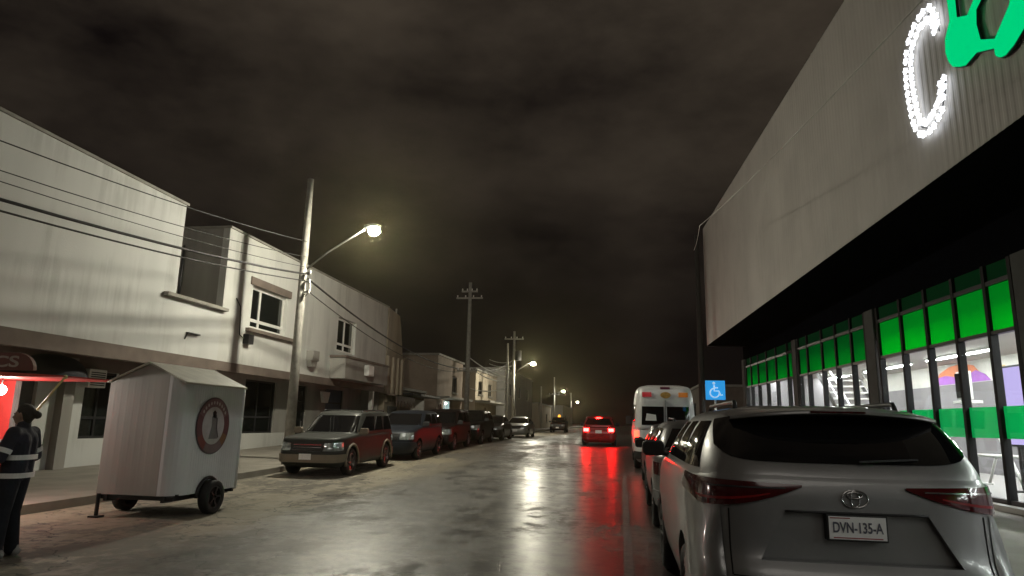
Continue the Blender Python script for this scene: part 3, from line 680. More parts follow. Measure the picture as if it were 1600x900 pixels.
for nm, lb, lo_, up_, pt_, sx, sy, sz, x, y, cat, wr in row:
    if nm == 'black_pickup': nm = 'black_crossover'
    if nm == 'maroon_pickup': up_ = [(z, w, f, max(r, -.75 + .1 * (z - 1.05))) for z, w, f, r in up_]; up_[-1] = (1.71, .5, -.1, -.5)
    c, l2, u2 = make_car(nm, lb, cat, lo_, up_, pt_, sx, sy, sz, group=GL, wr=wr, pillar_windows=2 if lo_ is SED_LOW else 3)
    place(c, x, y, math.pi)
    if nm == 'maroon_pickup':
        MB().lathe([(1.70, .0), (1.70, .16), (1.78, .16), (1.90, .13), (1.96, .06), (1.97, 0)], (0, .0, 0), 'z', 14).build('beacon', emit_mat('amber_glow', (1, .42, .05), 2.2), c)

# ------------------------------------------------------------------ buildings on the left
def broot(name, label, cat, loc, group=None, rz=0.0):
    o = thing(name, label, cat, loc, rz, group); return o
def wp(mb, name, mat, root, smooth=False, bevel=0.0):
    """A part given in street coordinates under a root that stands elsewhere."""
    o = mb.build(name, mat, root, smooth, bevel); o.matrix_parent_inverse = Matrix.Translation(root.location).inverted(); return o
def wall_x(x_out, x_in, y0, y1, z0, z1, holes):
    """Wall in a plane of constant x with rectangular openings (ya, yb, za, zb)."""
    mb = MB(); ys = sorted({y0, y1} | {h[0] for h in holes} | {h[1] for h in holes})
    for a, b in zip(ys[:-1], ys[1:]):
        hs = sorted([(h[2], h[3]) for h in holes if h[0] <= a + 1e-6 and h[1] >= b - 1e-6]); z = z0
        for za, zb in hs:
            if za > z + 1e-4: mb.box(min(x_in, x_out), max(x_in, x_out), a, b, z, za)
            z = zb
        if z < z1 - 1e-4: mb.box(min(x_in, x_out), max(x_in, x_out), a, b, z, z1)
    return mb
def window_x(root, x, y0, y1, z0, z1, splits=(), rails=(), frame=M_white, fw=.07, depth=.08, glass=None, name='window'):
    """Window in a plane of constant x: frame with mullions and rails, every pane its own piece."""
    f = MB(); ys = [y0] + list(splits) + [y1]; zs = [z0] + list(rails) + [z1]
    f.box(x - depth, x, y0, y0 + fw, z0, z1).box(x - depth, x, y1 - fw, y1, z0, z1)
    f.box(x - depth + .002, x - .002, y0 + fw, y1 - fw, z0, z0 + fw).box(x - depth + .002, x - .002, y0 + fw, y1 - fw, z1 - fw, z1)
    for s in splits: f.box(x - depth + .004, x - .004, s - fw / 2, s + fw / 2, z0 + fw, z1 - fw)
    for r in rails: f.box(x - depth + .006, x - .006, y0 + fw, y1 - fw, r - fw / 2, r + fw / 2)
    w = wp(f, name, frame, root)
    for a, b in zip(ys[:-1], ys[1:]):
        for c, d in zip(zs[:-1], zs[1:]):
            MB().box(x - depth * .6, x - depth * .45, a + fw * .4, b - fw * .4, c + fw * .4, d - fw * .4).build('pane', glass or M_winglass, w)
    return w

FX = -13.0; GX = -14.2
# --- near white building
A = broot('white_building', 'big white two storey building with blank upper wall behind the trailer', 'building', (FX, 9, gz(9) + .15))
wp(wall_x(FX, FX - .25, -3, 17.8, 3.40, 7.90, []), 'upper_wall', M_wall, A)
wp(wall_x(FX, FX - .25, 17.8, 20.2, 3.40, 5.03, []), 'terrace_wall', M_wall, A)
wp(MB().box(FX - 9, FX + .06, -3.06, 17.86, 7.90, 7.97), 'coping', M_conc, A)
wp(MB().box(FX - 9, FX - .25, 17.55, 17.80, 5.03, 7.90), 'side_wall', M_wall, A)
wp(MB().box(FX - 9, FX + .17, 17.24, 20.32, 5.03, 5.13), 'terrace_slab', M_conc, A)
wp(MB().box(FX - 4.2, FX - 4.0, 17.8, 20.2, 5.13, 7.2), 'terrace_back_wall', M_lower, A)
wp(MB().box(GX - .2, FX - .26, -3, 20.2, 3.38, 3.46), 'soffit', M_brownband, A)
wp(MB().box(FX - .24, FX + .03, -3, 20.2, 3.02, 3.40), 'fascia_band', M_brownband, A)
wp(wall_x(GX, GX - .25, -3, 20.2, 0.0, 3.38, [(16.2, 17.4, .95, 2.75), (13.3, 14.7, 0.0, 2.7), (8.2, 10.4, .9, 2.6), (3, 5, .9, 2.6)]), 'lower_wall', M_wall, A)
wp(wall_x(GX + .012, GX, -3, 20.2, 2.62, 3.37, [(16.2, 17.4, 2.62, 2.75), (13.3, 14.7, 2.62, 2.7)]), 'shade_band', M_brownband, A)  # dark sheet paints the overhang's shade onto the white lower wall
window_x(A, GX - .08, 16.2, 17.4, .95, 2.75, (16.8,), (1.5,), frame=M_dark)
window_x(A, GX - .08, 8.2, 10.4, .9, 2.6, (9.3,), (), frame=M_dark)
window_x(A, GX - .08, 3.0, 5.0, .9, 2.6, (4.0,), (), frame=M_dark)
d = wp(MB().box(GX - .16, GX - .1, 13.3, 14.7, 0.1, 2.7), 'door', pm('dark_door', (.02, .022, .03), .5), A)
MB().bar((GX - .08, 14.55, 1.1), (GX - .08, 14.55, 1.35), .03, .03).build('handle', M_steel, d)
wp(MB().box(FX, FX + .10, 18.45, 19.05, 4.06, 4.10).bar((FX + .05, 18.47, 4.08), (FX + .05, 18.36, 3.88), .03, .03), 'bracket', M_dark, A)
wp(MB().box(FX - 22, FX - 9, -3, 20.2, 0, 7.5).box(FX - 9, GX - .25, -2.9, 17.5, 3.5, 7.6), 'rear_block', M_lower, A)
dm = MB(); dm.grid(lambda u, v: Vector((GX + .02 + .85 * math.sin(math.pi * u) * math.cos(math.pi / 2 * v), 14.95 - .85 * math.cos(math.pi * u), 2.45 + .62 * math.sin(math.pi / 2 * v) * math.sin(math.pi * u) ** .5)), 18, 8)
wp(dm, 'dome_awning', pm('awning_navy', (.012, .014, .022), .8), A, smooth=True)
# pilasters on the ground floor
for y in (11.6, 15.3, 19.6):
    wp(MB().box(GX, GX + .22, y, y + .34, .1, 3.02), 'pilaster', M_lower, A)
# two window air conditioners / vents over the ground floor
for y in (15.9, 17.9):
    ac = wp(MB().box(GX, GX + .35, y, y + .62, 2.30, 2.78), 'wall_unit', M_white, A, bevel=.015)
    g = MB()
    for k in range(7): g.box(GX + .351, GX + .362, y + .06, y + .56, 2.35 + k * .055, 2.375 + k * .055)
    g.build('louvre', M_dark, ac)

# --- second white building with windows and balcony
B = broot('cream_building', 'pale two storey building with framed windows and concrete balcony behind lamp pole', 'building', (FX, 28, gz(28) + .15))
up_h = [(21.95, 24.55, 4.72, 6.28), (29.5, 31.7, 4.72, 6.32)]
wp(wall_x(FX, FX - .25, 20.2, 36.2, 3.40, 7.90, up_h), 'upper_wall', M_wall2, B)
wp(MB().box(FX - 9, FX - .25, 20.2, 20.45, 5.14, 7.90), 'side_wall', M_lower, B)
wp(MB().box(FX - 9, FX + .06, 20.16, 36.28, 7.90, 7.97), 'coping', M_conc, B)
wp(MB().box(FX - 9, FX - .25, 35.95, 36.2, 0.2, 7.90), 'side_wall', M_lower, B)
wp(MB().box(GX - .2, FX - .26, 20.2, 35.95, 3.38, 3.46), 'soffit', M_brownband, B)
wp(MB().box(FX - .24, FX + .03, 20.2, 36.2, 3.10, 3.40), 'fascia_band', M_brownband, B)
lo_h = [(24.1, 26.5, 1.0, 3.05), (27.7, 29.3, .2, 3.05), (31.4, 33.5, .2, 3.05)]
wp(wall_x(GX, GX - .25, 20.2, 35.95, 0, 3.38, lo_h), 'lower_wall', M_lower, B)
for a, b in ((20.3, 27.7), (29.3, 31.4), (33.5, 35.9)): wp(MB().box(GX, GX + .015, a, b, .1, 1.0), 'pale_foot_band', M_wall2, B)  # paler sheet along the foot of the grey lower wall
window_x(B, FX - .14, 21.95, 24.55, 4.72, 6.28, (22.75,), (5.05,), fw=.11)
wp(MB().box(FX, FX + .16, 21.7, 25.4, 4.58, 4.70), 'window_sill', M_brownband, B)
wp(MB().box(FX, FX + .05, 21.75, 24.75, 6.28, 6.56), 'window_lintel', M_brownband, B)
window_x(B, FX - .14, 29.5, 31.7, 4.72, 6.32, (30.6,), (5.1,), fw=.10)
bal = wp(MB().box(FX, FX + .75, 28.9, 34.6, 3.42, 3.56).box(FX + .65, FX + .75, 28.9, 34.6, 3.56, 4.36).box(FX, FX + .65, 28.9, 29.0, 3.56, 4.36).box(FX, FX + .65, 34.5, 34.6, 3.56, 4.36), 'balcony', M_lower, B)
MB().box(FX - .0, FX + .80, 28.82, 34.68, 4.36, 4.46).build('balcony_rail', M_brownband, bal)
MB().box(FX + .75, FX + 1.0, 31.2, 31.9, 3.7, 4.2).build('wall_unit', M_white, bal, bevel=.02)
window_x(B, GX - .08, 24.1, 26.5, 1.0, 3.05, (25.2,), (1.62,), frame=M_dark)
for (a, b, mt) in ((27.7, 29.3, M_winglass), (31.4, 33.5, pm('blue_door', (.03, .05, .10), .4))):
    dd = wp(MB().box(GX - .16, GX - .1, a, b, .2, 3.05), 'door', mt, B)
    MB().box(GX - .1, GX - .06, a, a + .07, .2, 3.05).box(GX - .1, GX - .06, b - .07, b, .2, 3.05).box(GX - .1, GX - .06, a + .07, b - .07, 2.35, 2.42).build('door_frame', M_dark, dd)
    MB().bar((GX - .07, b - .2, 1.2), (GX - .07, b - .2, 1.5), .03, .03).build('handle', M_steel, dd)
wp(MB().box(FX - .2, FX + .02, 34.5, 34.72, .3, 3.10), 'post', M_white, B, bevel=.01)
wp(MB().box(FX, FX + .22, 21.6, 21.95, 4.12, 4.46), 'meter_box', M_dark, B, bevel=.01)
fl = wp(MB().box(FX, FX + .32, 26.5, 27.1, 4.0, 4.42).prism([(26.6, 3.74), (27.0, 3.74), (27.1, 4.0), (26.5, 4.0)], lambda u, v, w: Vector((w, u, v)), FX + .03, FX + .25), 'wall_lantern', M_lower, B, bevel=.01)
wp(MB().box(FX - 20, FX - 9, 20.2, 36.2, 0, 7.5).box(FX - 9, GX - .25, 20.5, 35.9, 3.5, 7.6), 'rear_block', M_lower, B)
wp(MB().tube([(FX + .04, 20.9, 5.6), (FX + .04, 21.2, 5.35), (FX + .04, 21.25, 4.9), (FX + .04, 21.3, 4.4), (FX + .04, 21.6, 4.3)], .02, 6), 'conduit', M_dark, B, smooth=True)
dp = wp(MB().tube([(FX - 1.6, 20.12, 5.14), (FX - 1.6, 20.12, 7.3)], .04, 8), 'downpipe', M_dark, B, smooth=True)
# hanging white sign beside the blue door
sg = broot('hanging_sign', 'white bell shaped sign hanging beside the blue door', 'sign', (GX + .35, 30.4, 2.5))
wp(MB().prism([(30.05, 2.86), (30.95, 2.86), (30.75, 2.35), (30.25, 2.35)], lambda u, v, w: Vector((w, u, v)), GX + .3, GX + .42), 'sign_board', M_white, sg, bevel=.01)
wp(MB().bar((GX, 30.5, 2.95), (GX + .42, 30.5, 2.95), .03, .03).bar((GX + .36, 30.5, 2.95), (GX + .36, 30.5, 2.86), .02, .02), 'bracket', M_dark, sg)

# --- narrow tan building with ragged awning
Cb = broot('tan_building', 'narrow tan building with pilaster strips and scalloped brown awning', 'building', (FX, 38, gz(38) + .15))
wp(MB().box(FX - 8, FX - .02, 36.45, 39.3, .2, 5.3).prism([(36.45, 5.3), (39.3, 5.3), (38.7, 7.1), (38.4, 7.75), (36.45, 7.95)], lambda u, v, w: Vector((w, u, v)), FX - 8, FX - .02), 'wall', M_tan, Cb)
for y in (36.5, 37.4, 38.3, 39.0):
    wp(MB().box(FX - .02, FX + .10, y, y + .26, 2.6, 5.2), 'pilaster', M_tan, Cb)
aw = MB(); teeth = [(36.3, 3.0)]
for k in range(6): teeth += [(36.3 + k * .55, 2.35), (36.3 + (k + .5) * .55, 2.75)]
teeth += [(39.6, 2.35), (39.6, 3.0)]
wp(aw.prism(teeth, lambda u, v, w: Vector((w, u, v)), FX + .72, FX + .78).prism([(FX - .02, 3.05), (FX + .78, 3.0), (FX + .78, 2.94), (FX - .02, 2.99)], lambda u, v, w: Vector((u, w, v)), 36.3, 39.6), 'awning', pm('awning_brown', (.13, .09, .075), .8), Cb)
wp(MB().box(FX - .02, FX + .0, 37.0, 38.6, .3, 2.4), 'shutter', M_dark, Cb)
wp(MB().box(FX - .5, FX - .42, 38.9, 38.98, 7.0, 8.3), 'roof_post', M_pole, Cb)

# --- houses further along
def house(name, label, x, y0, y1, depth, h, mat, wins, doors=(), cap=True, extras=None):
    zb = gz((y0 + y1) / 2) + .1
    r = broot(name, label, 'house', (x, (y0 + y1) / 2, zb))
    wp(wall_x(x, x - .25, y0, y1, zb - .3, h, wins + [(a, b, zb, t) for a, b, t in doors]), 'front_wall', mat, r)
    wp(MB().box(x - depth, x - .25, y0, y0 + .2, zb - .3, h), 'side_wall', mat, r); wp(MB().box(x - depth, x - .25, y1 - .2, y1, zb - .3, h), 'side_wall', mat, r); wp(MB().box(x - depth, x - depth + .2, y0 + .2, y1 - .2, zb - .3, h), 'rear_wall', mat, r)
    wp(MB().box(x - depth - .1, x + .12, y0 - .1, y1 + .1, h, h + .16), 'roof', M_conc, r)
    for (a, b, c, d) in wins:
        window_x(r, x - .1, a, b, c, d, ((a + b) / 2,), (), frame=M_dark, fw=.08)
        wp(MB().box(x, x + .12, a - .12, b + .12, c - .12, c), 'window_sill', M_conc, r)
    for a, b, t in doors:
        dd = wp(MB().box(x - .18, x - .1, a, b, zb, t), 'door', pm('door_brown', (.12, .05, .025), .6), r)
        MB().bar((x - .09, b - .2, zb + .95), (x - .09, b - .2, zb + 1.15), .03, .03).build('handle', M_steel, dd)
    return r
h1 = house('low_house', 'low pinkish house with white garage door past the tan building', FX - .6, 40.2, 46.4, 7, 3.5, M_pink, [], [])
wp(MB().box(FX - .6, FX - .54, 43.2, 46.0, .8, 3.0), 'garage_door', M_white, h1)
for k in range(4): wp(MB().box(FX - .54, FX - .53, 43.25, 45.95, .95 + k * .5, 1.38 + k * .5), 'garage_panel', M_white, h1)
wp(MB().box(FX - .6, FX + .5, 40.1, 46.5, 3.15, 3.28), 'eave', M_dark, h1)
h5 = house('rear_house', 'dark house standing behind the low pinkish house', FX - 9, 39.5, 52, 8, 5.4, M_brownband, [(42, 44, 3.9, 5.0), (47, 49, 3.9, 5.0)])
h2 = house('corner_house', 'two storey brown house beside the tall pole with crossarm', FX - .8, 50.2, 58.6, 8, 6.6, M_pink, [(55.0, 56.6, 4.0, 5.3)], [(50.7, 51.8, 2.9)])
wp(MB().box(FX - .8, FX + .2, 50.3, 58.5, 3.35, 3.5), 'canopy', M_conc, h2)
# lit doorway strip beside the brown door
lt = wp(MB().box(FX - .80, FX - .74, 52.4, 53.8, 1.0, 3.2), 'lit_window', emit_mat('cool_window', (.55, .82, .80), .75), h2)
wp(MB().box(FX - .74, FX - .68, 53.05, 53.13, 1.0, 3.2).box(FX - .74, FX - .68, 52.34, 52.42, 1.0, 3.2).box(FX - .74, FX - .68, 53.78, 53.86, 1.0, 3.2), 'window_frame', M_white, h2)
lt2 = broot('wall_lamp', 'small lit bulb on the brown house wall by the lit window', 'lamp', (FX - .7, 52.1, 2.9))
wp(MB().ball((FX - .55, 52.1, 3.0), .09), 'bulb', emit_mat('small_bulb', (1, .95, .8), 14), lt2); wp(MB().box(FX - .8, FX - .62, 52.05, 52.15, 2.98, 3.02), 'bracket', M_dark, lt2)
h3 = house('far_house', 'two storey house with dark upper windows behind the cable tangle', FX + .2, 59.5, 70, 8, 6.2, M_tan, [(60.8, 62.6, 4.1, 5.3), (65.5, 67.5, 4.1, 5.3)], [(63.5, 64.7, 3.0)])
wp(MB().box(FX + .2, FX + 1.6, 59.4, 70.1, 3.35, 3.52), 'canopy', M_conc, h3)
h4 = house('end_house', 'grey block behind the transformer pole at the row end', FX + .6, 73, 96, 9, 7.4, M_lower, [(76, 78, 4.6, 6), (83, 85, 4.6, 6), (90, 92, 4.6, 6)], [(80, 81.2, 3.2)])
h6 = house('distant_house', 'low distant house past the grey end block', FX + .5, 104, 124, 9, 4.6, M_tan, [(108, 110, 1.9, 3.2), (116, 118, 1.9, 3.2)])
h7 = house('farthest_house', 'farthest pale house at the end of the left side', FX + .5, 150, 180, 9, 5.5, M_lower, [(156, 159, 1.9, 3.4), (168, 171, 1.9, 3.4)])

# right side beyond the shop
def rhouse(name, label, x, y0, y1, h, mat):
    zb = gz((y0 + y1) / 2)
    r = broot(name, label, 'house', (x, (y0 + y1) / 2, zb))
    hs = [(y0 + 3, y0 + 5, zb + 1.3, zb + 2.6), (y1 - 5, y1 - 3, zb + 1.3, zb + 2.6)]
    wp(wall_x(x, x + .25, y0, y1, zb - .3, h, hs), 'front_wall', mat, r)
    wp(MB().box(x + .25, x + 8, y0, y0 + .2, zb - .3, h), 'side_wall', mat, r); wp(MB().box(x + .25, x + 8, y1 - .2, y1, zb - .3, h), 'side_wall', mat, r)
    wp(MB().box(x - .1, x + 8, y0 - .1, y1 + .1, h, h + .15), 'roof', M_conc, r)
    for a, b, c, d in hs:
        f = wp(MB().box(x + .12, x + .16, a, b, c, d), 'pane', M_winglass, r)
        MB().box(x + .08, x + .12, a, a + .07, c, d).box(x + .08, x + .12, b - .07, b, c, d).build('frame', M_dark, f)
rhouse('dark_house', 'dark low house in the gap past the white van', 5.2, 46, 58, 4.2, M_brownband)
rhouse('distant_dark_house', 'dark house farther on at the right kerb', 5.0, 75, 96, 4.6, M_brownband)

# ------------------------------------------------------------------ poles, lamps, cables
E_street = emit_mat('street_lamp_glow', (1.0, .95, .76), 1750)
E_street2 = emit_mat('street_lamp_glow_pale', (1.0, .94, .74), 1700)
def pole(name, label, x, y, h, r0=.15, r1=.10, mat=M_pole, cat='utility pole', group='utility poles'):
    r = broot(name, label, cat, (x, y, gz(y) + .15), group)
    wp(MB().tube([(x, y, gz(y)), (x, y, gz(y) + h * .5), (x, y, gz(y) + h)], [r0, (r0 + r1) / 2, r1], 12), 'shaft', mat, r, smooth=True)
    return r
def crossarm(r, x, y, z, half=1.0, along='x'):
    d = Vector((half, 0, 0)) if along == 'x' else Vector((0, half, 0)); c = Vector((x, y - .16, z))
    a = wp(MB().bar(c - d, c + d, .09, .11), 'crossarm', M_pole, r)
    for k in (-.9, -.3, .3, .9):
        p = c + d * k; MB().lathe([(.05, 0), (.05, .03), (.10, .055), (.14, .03), (.18, .05), (.22, .02), (.22, 0)], p, 'z', 10).build('insulator', M_white, a, smooth=True)
    return a
def lamp_head(r, start, end, em, size=1.0):
    s = Vector(start); e = Vector(end); mid = (s + e) / 2 + Vector((0, 0, .22))
    arm = wp(MB().tube([s, mid + (s - mid) * .35, mid + (e - mid) * .3, e - Vector((.25, 0, 0))], .030, 8), 'lamp_arm', pm('weathered_steel', (.16, .155, .15), .6, metal=.4), r, smooth=True)
    hd = wp(MB().ball(e + Vector((.02, 0, .10)), .30 * size, .14 * size, .08 * size, 16, 8), 'lamp_head', M_dark, r, smooth=True)
    MB().ball(e + Vector((.08, 0, -.05)), .19 * size, .16 * size, .16 * size, 16, 10).build('lamp_lens', em, hd, smooth=True)

P1 = pole('street_lamp', 'tall concrete pole with lit street lamp in front of the pale building', -10.55, 20.8, 9.6, .17, .10, cat='street lamp', group='street lamps')
lamp_head(P1, (-10.45, 20.8, 6.55), (-8.05, 20.4, 7.78), E_street)
for z in (5.75, 6.1, 6.4):
    rk = wp(MB().bar((-10.42, 20.72, z), (-10.25, 20.66, z), .05, .05), 'cable_rack', M_steel, P1)
    MB().lathe([(-.06, 0), (-.06, .05), (-.02, .03), (.02, .03), (.06, .05), (.06, 0)], (-10.22, 20.65, z), 'z', 10).build('insulator', M_white, rk, smooth=True)
wp(MB().tube([(-10.38, 20.72, 6.2), (-10.22, 20.7, 6.05), (-10.2, 20.7, 5.8), (-10.36, 20.72, 5.6)], .02, 6), 'cable_loop', M_white, P1, smooth=True)
P2 = pole('utility_pole', 'tallest pole with crossarms beside the brown corner house', -10.95, 48, 11.2, .20, .12, group=None)
crossarm(P2, -10.95, 48, 5.25, .75); crossarm(P2, -10.95, 48, 10.6, 1.0); crossarm(P2, -10.95, 48, 11.1, .6)
P3 = pole('street_lamp', 'pole with transformer can and lit street lamp beyond the cable tangle', -9.75, 62, 9.4, .16, .10, cat='street lamp', group='street lamps')
lamp_head(P3, (-9.7, 62, 6.1), (-8.0, 61.8, 7.05), E_street2)
tr = wp(MB().lathe([(7.3, 0), (7.3, .28), (7.36, .31), (8.15, .31), (8.22, .28), (8.22, 0)], (-9.35, 62, 0), 'z', 16), 'transformer', M_dark, P3, smooth=False)
crossarm(P3, -9.75, 62, 9.3, .9)
P4 = pole('cable_pole', 'thin pole holding the pale cable tangle next to transformer pole', -9.95, 59.6, 8.0, .12, .08, group=None)
P5 = pole('street_lamp', 'distant street lamp beside the maroon pickup', -12.3, 128, 9.5, .18, .11, cat='street lamp', group='street lamps'); crossarm(P5, -12.3, 128, 7.0, 1.0)
lamp_head(P5, (-12.2, 128, 6.9), (-10.6, 128, 7.7), E_street2)
P6 = pole('street_lamp', 'farthest small street lamp beyond the braking car', -14.0, 196, 9.5, .18, .11, cat='street lamp', group='street lamps')
lamp_head(P6, (-13.9, 196, 6.9), (-12.2, 196, 7.9), E_street2)
P7 = pole('dark_pole', 'dark utility pole at the far end of the shop', 3.8, 33, 10.4, .15, .11, mat=pm('dark_pole_wood', (.03, .027, .025), .9), group=None)
P8 = pole('thin_pole', 'short thin pole past the end block', -12.0, 104, 6.5, .14, .1, group=None)
GC = 'overhead cables'
def cable(name, label, pts, r, mat=M_wire, sag=0.0, n=28, group=GC):
    L = []
    for (p, q) in zip(pts[:-1], pts[1:]):
        p = Vector(p); q = Vector(q)
        for i in range(n + 1):
            t = i / n; L.append(p.lerp(q, t) - Vector((0, 0, 4 * sag * t * (1 - t))))
    o = MB().tube(L, r, 6).build(name, mat, None, smooth=True)
    return tag(o, label, 'cable', group)
cable('power_cable', 'thickest black cable passing in front of the blank white wall', [(-10.3, 20.7, 6.35), (-10.6, -20, 6.5)], .032, sag=1.55)
cable('power_cable', 'black cable just below the thickest one before the white wall', [(-10.3, 20.7, 6.12), (-10.6, -20, 6.4)], .02, sag=1.55)
cable('power_cable', 'topmost thin cable crossing the blank white wall', [(-10.45, 20.7, 7.5), (-10.6, -20, 7.4)], .012, sag=1.6)
cable('power_cable', 'thin cable between the topmost and the thickest one', [(-10.4, 20.7, 6.95), (-10.6, -20, 6.8)], .010, sag=1.55)
cable('power_cable', 'thin cable right above the thickest one before the white wall', [(-10.4, 20.7, 6.6), (-10.6, -20, 6.6)], .009, sag=1.4)
cable('power_cable', 'black cable from the lamp pole past the balcony', [(-10.3, 20.7, 6.2), (-11.0, 48, 5.4)], .032, sag=.75)
cable('power_cable', 'lower thin cable from the lamp pole past the balcony', [(-10.3, 20.7, 5.8), (-11.0, 48, 5.2)], .016, sag=.85)
for k, (dx, z0, z1) in enumerate(((-.9, 5.4, 6.9), (.3, 5.4, 7.4))):
    cable('power_cable', ['lower', 'upper'][k] + ' thin cable from crossarm pole to the transformer pole', [(-10.95 + dx, 48, z0), (-9.8, 62, z1)], .02, sag=.5)
for k, (z0, x1, y1, z1, sg_) in enumerate(((5.6, -13.2, 58.6, 7.2, .25), (5.2, -13.0, 58.4, 6.3, .35), (4.7, -13.0, 58.4, 4.5, .30))):
    cable('pale_cable', ['highest', 'middle', 'lowest'][k] + ' pale slack cable reaching from thin pole to a house', [(-9.95, 59.6, z0), (x1, y1, z1)], .045, M_palewire, sg_)
for k in range(3):
    cable('pale_cable', ['lowest', 'middle', 'highest'][k] + ' of three short pale cable ends at thin pole', [(-9.95, 59.6, 6.2 + k * .35), (-11.5, 59.0, 6.35 + k * .38)], .03, M_palewire, .12)
cable('service_cable', 'thin cable slanting in front of the ribbed shop cladding', [(3.65, 33, 10.1), (2.65, 22, 8.1), (3.4, 7.0, 6.3)], .010, M_palewire, .12, group=None)

# ------------------------------------------------------------------ the shop on the right
SH = thing('shop_building', 'big shop with ribbed pale cladding over green banded glass front', 'building', shop_pt(8, 10, .31), FRAME)
SHI = Matrix.Translation((-8, -10, -.31))
def sp_(mb, name, mat, parent=None, smooth=False, bevel=0.0):
    o = mb.build(name, mat, parent or SH, smooth, bevel)
    if parent is None: o.matrix_parent_inverse = SHI
    return o
Y0, Y1 = -6.0, 33.9
def zb_(y): return 5.98 - .0204 * (y - 9.41)
def zt_(y): return 11.5 - .006 * (y - 14.8)
mb = MB(); vs = []; fs = []; pitch = .18; y = Y0; prof = ((0, .0), (.35, .0), (.5, .007), (.85, .007))
while y < 33.35:
    for (t, dx) in prof:
        yy = y + t * pitch; vs += [(6.2 - dx, yy, zb_(yy)), (6.2 - dx, yy, zt_(yy))]
    y += pitch
for i in range(len(vs) // 2 - 1): fs.append((2 * i, 2 * i + 1, 2 * i + 3, 2 * i + 2))
mb.add(vs, fs); sp_(mb, 'ribbed_cladding', M_clad)
sp_(MB().box(6.22, 8.2, 33.36, 33.5, 5.45, 11.35), 'cladding_return', M_dark)
mb = MB(); mb.add([(6.21, Y0, zb_(Y0)), (8.3, Y0, zb_(Y0)), (8.3, 33.4, zb_(33.4)), (6.21, 33.4, zb_(33.4)), (6.21, Y0, zb_(Y0) + .06), (8.3, Y0, zb_(Y0) + .06), (8.3, 33.4, zb_(33.4) + .06), (6.21, 33.4, zb_(33.4) + .06)], [(0, 1, 2, 3), (4, 7, 6, 5), (0, 4, 5, 1), (2, 6, 7, 3), (0, 3, 7, 4), (1, 5, 6, 2)])
sp_(mb, 'soffit', M_soffit)
sp_(MB().box(8.0, 8.25, Y0, Y1, 4.83, 6.2), 'upper_wall', M_soffit)
sp_(MB().box(8.3, 18, Y0, 33.3, 6.4, 11.2), 'upper_storey', M_soffit)
sp_(MB().box(7.7, 18.2, Y0, Y1, .20, .30), 'floor_slab', pm('shop_floor', (.50, .48, .47), .35, var=.08, scale=2))
M_ceil = pm('shop_ceiling', (.72, .68, .64), .8, var=.06)
sp_(MB().box(8.45, 18.2, Y0, Y1, 3.98, 4.82), 'ceiling', M_ceil)
M_shopw = pm('shop_wall_grey', (.20, .19, .20), .7, var=.15, scale=1.2); M_shopu = pm('shop_wall_pale', (.66, .65, .60), .7, var=.08)
sp_(MB().box(13.2, 13.4, Y0, Y1, .30, 3.25), 'back_wall_lower', M_shopw)
mur = sp_(MB().box(13.21, 13.4, Y0, Y1, 3.25, 3.98), 'back_wall_upper', M_shopu)
sp_(MB().box(8.1, 13.2, Y1 - .2, Y1, .30, 4.42), 'end_wall', M_shopw); sp_(MB().box(8.1, 13.2, Y0, Y0 + .2, .30, 4.42), 'end_wall', M_shopw)
# mural print: coloured shapes painted on the upper back wall
def muralpoly(pts, mat, nm, d): MB().prism([(u, 3.26 + (v - 3.25) * .66) for u, v in pts], lambda u, v, w: Vector((w, u, v)), 13.205 - d, 13.212).build(nm, mat, mur)
M_or = pm('mural_orange', (.80, .25, .10), .6); M_pu = pm('mural_purple', (.38, .12, .55), .6); M_ye = pm('mural_yellow', (.7, .5, .1), .6)
muralpoly([(23.6, 3.5), (26.6, 3.5), (26.3, 3.9), (25.6, 4.2), (24.8, 4.28), (24.1, 4.1)], M_or, 'mural_shape', .004)
muralpoly([(23.2, 3.27), (24.7, 3.27), (24.6, 3.6), (24.0, 3.85), (23.5, 3.6)], M_pu, 'mural_shape', .008)
muralpoly([(25.1, 3.27), (26.9, 3.27), (26.6, 3.65), (25.9, 3.75), (25.2, 3.6)], M_pu, 'mural_shape', .008)
muralpoly([(22.4, 3.6), (22.9, 3.6), (22.9, 3.9), (22.4, 3.9)], M_ye, 'mural_shape', .004)
for k, (a, b) in enumerate(((19.8, 21.6), (19.5, 21.7), (19.7, 21.7), (19.4, 21.3))):
    muralpoly([(a, 4.05 - k * .16), (b, 4.05 - k * .16), (b, 4.15 - k * .16), (a, 4.15 - k * .16)], M_or, 'mural_stripe', .004)
# ceiling tubes
for x in (9.4, 11.6):
    for yy in range(-5, 33, 5):
        f = sp_(MB().box(x - .11, x + .11, yy, yy + 3.8, 3.92, 3.98), 'light_fitting', M_white)
        MB().box(x - .07, x + .07, yy + .05, yy + 3.75, 3.895, 3.918).build('tube', E_tube, f)
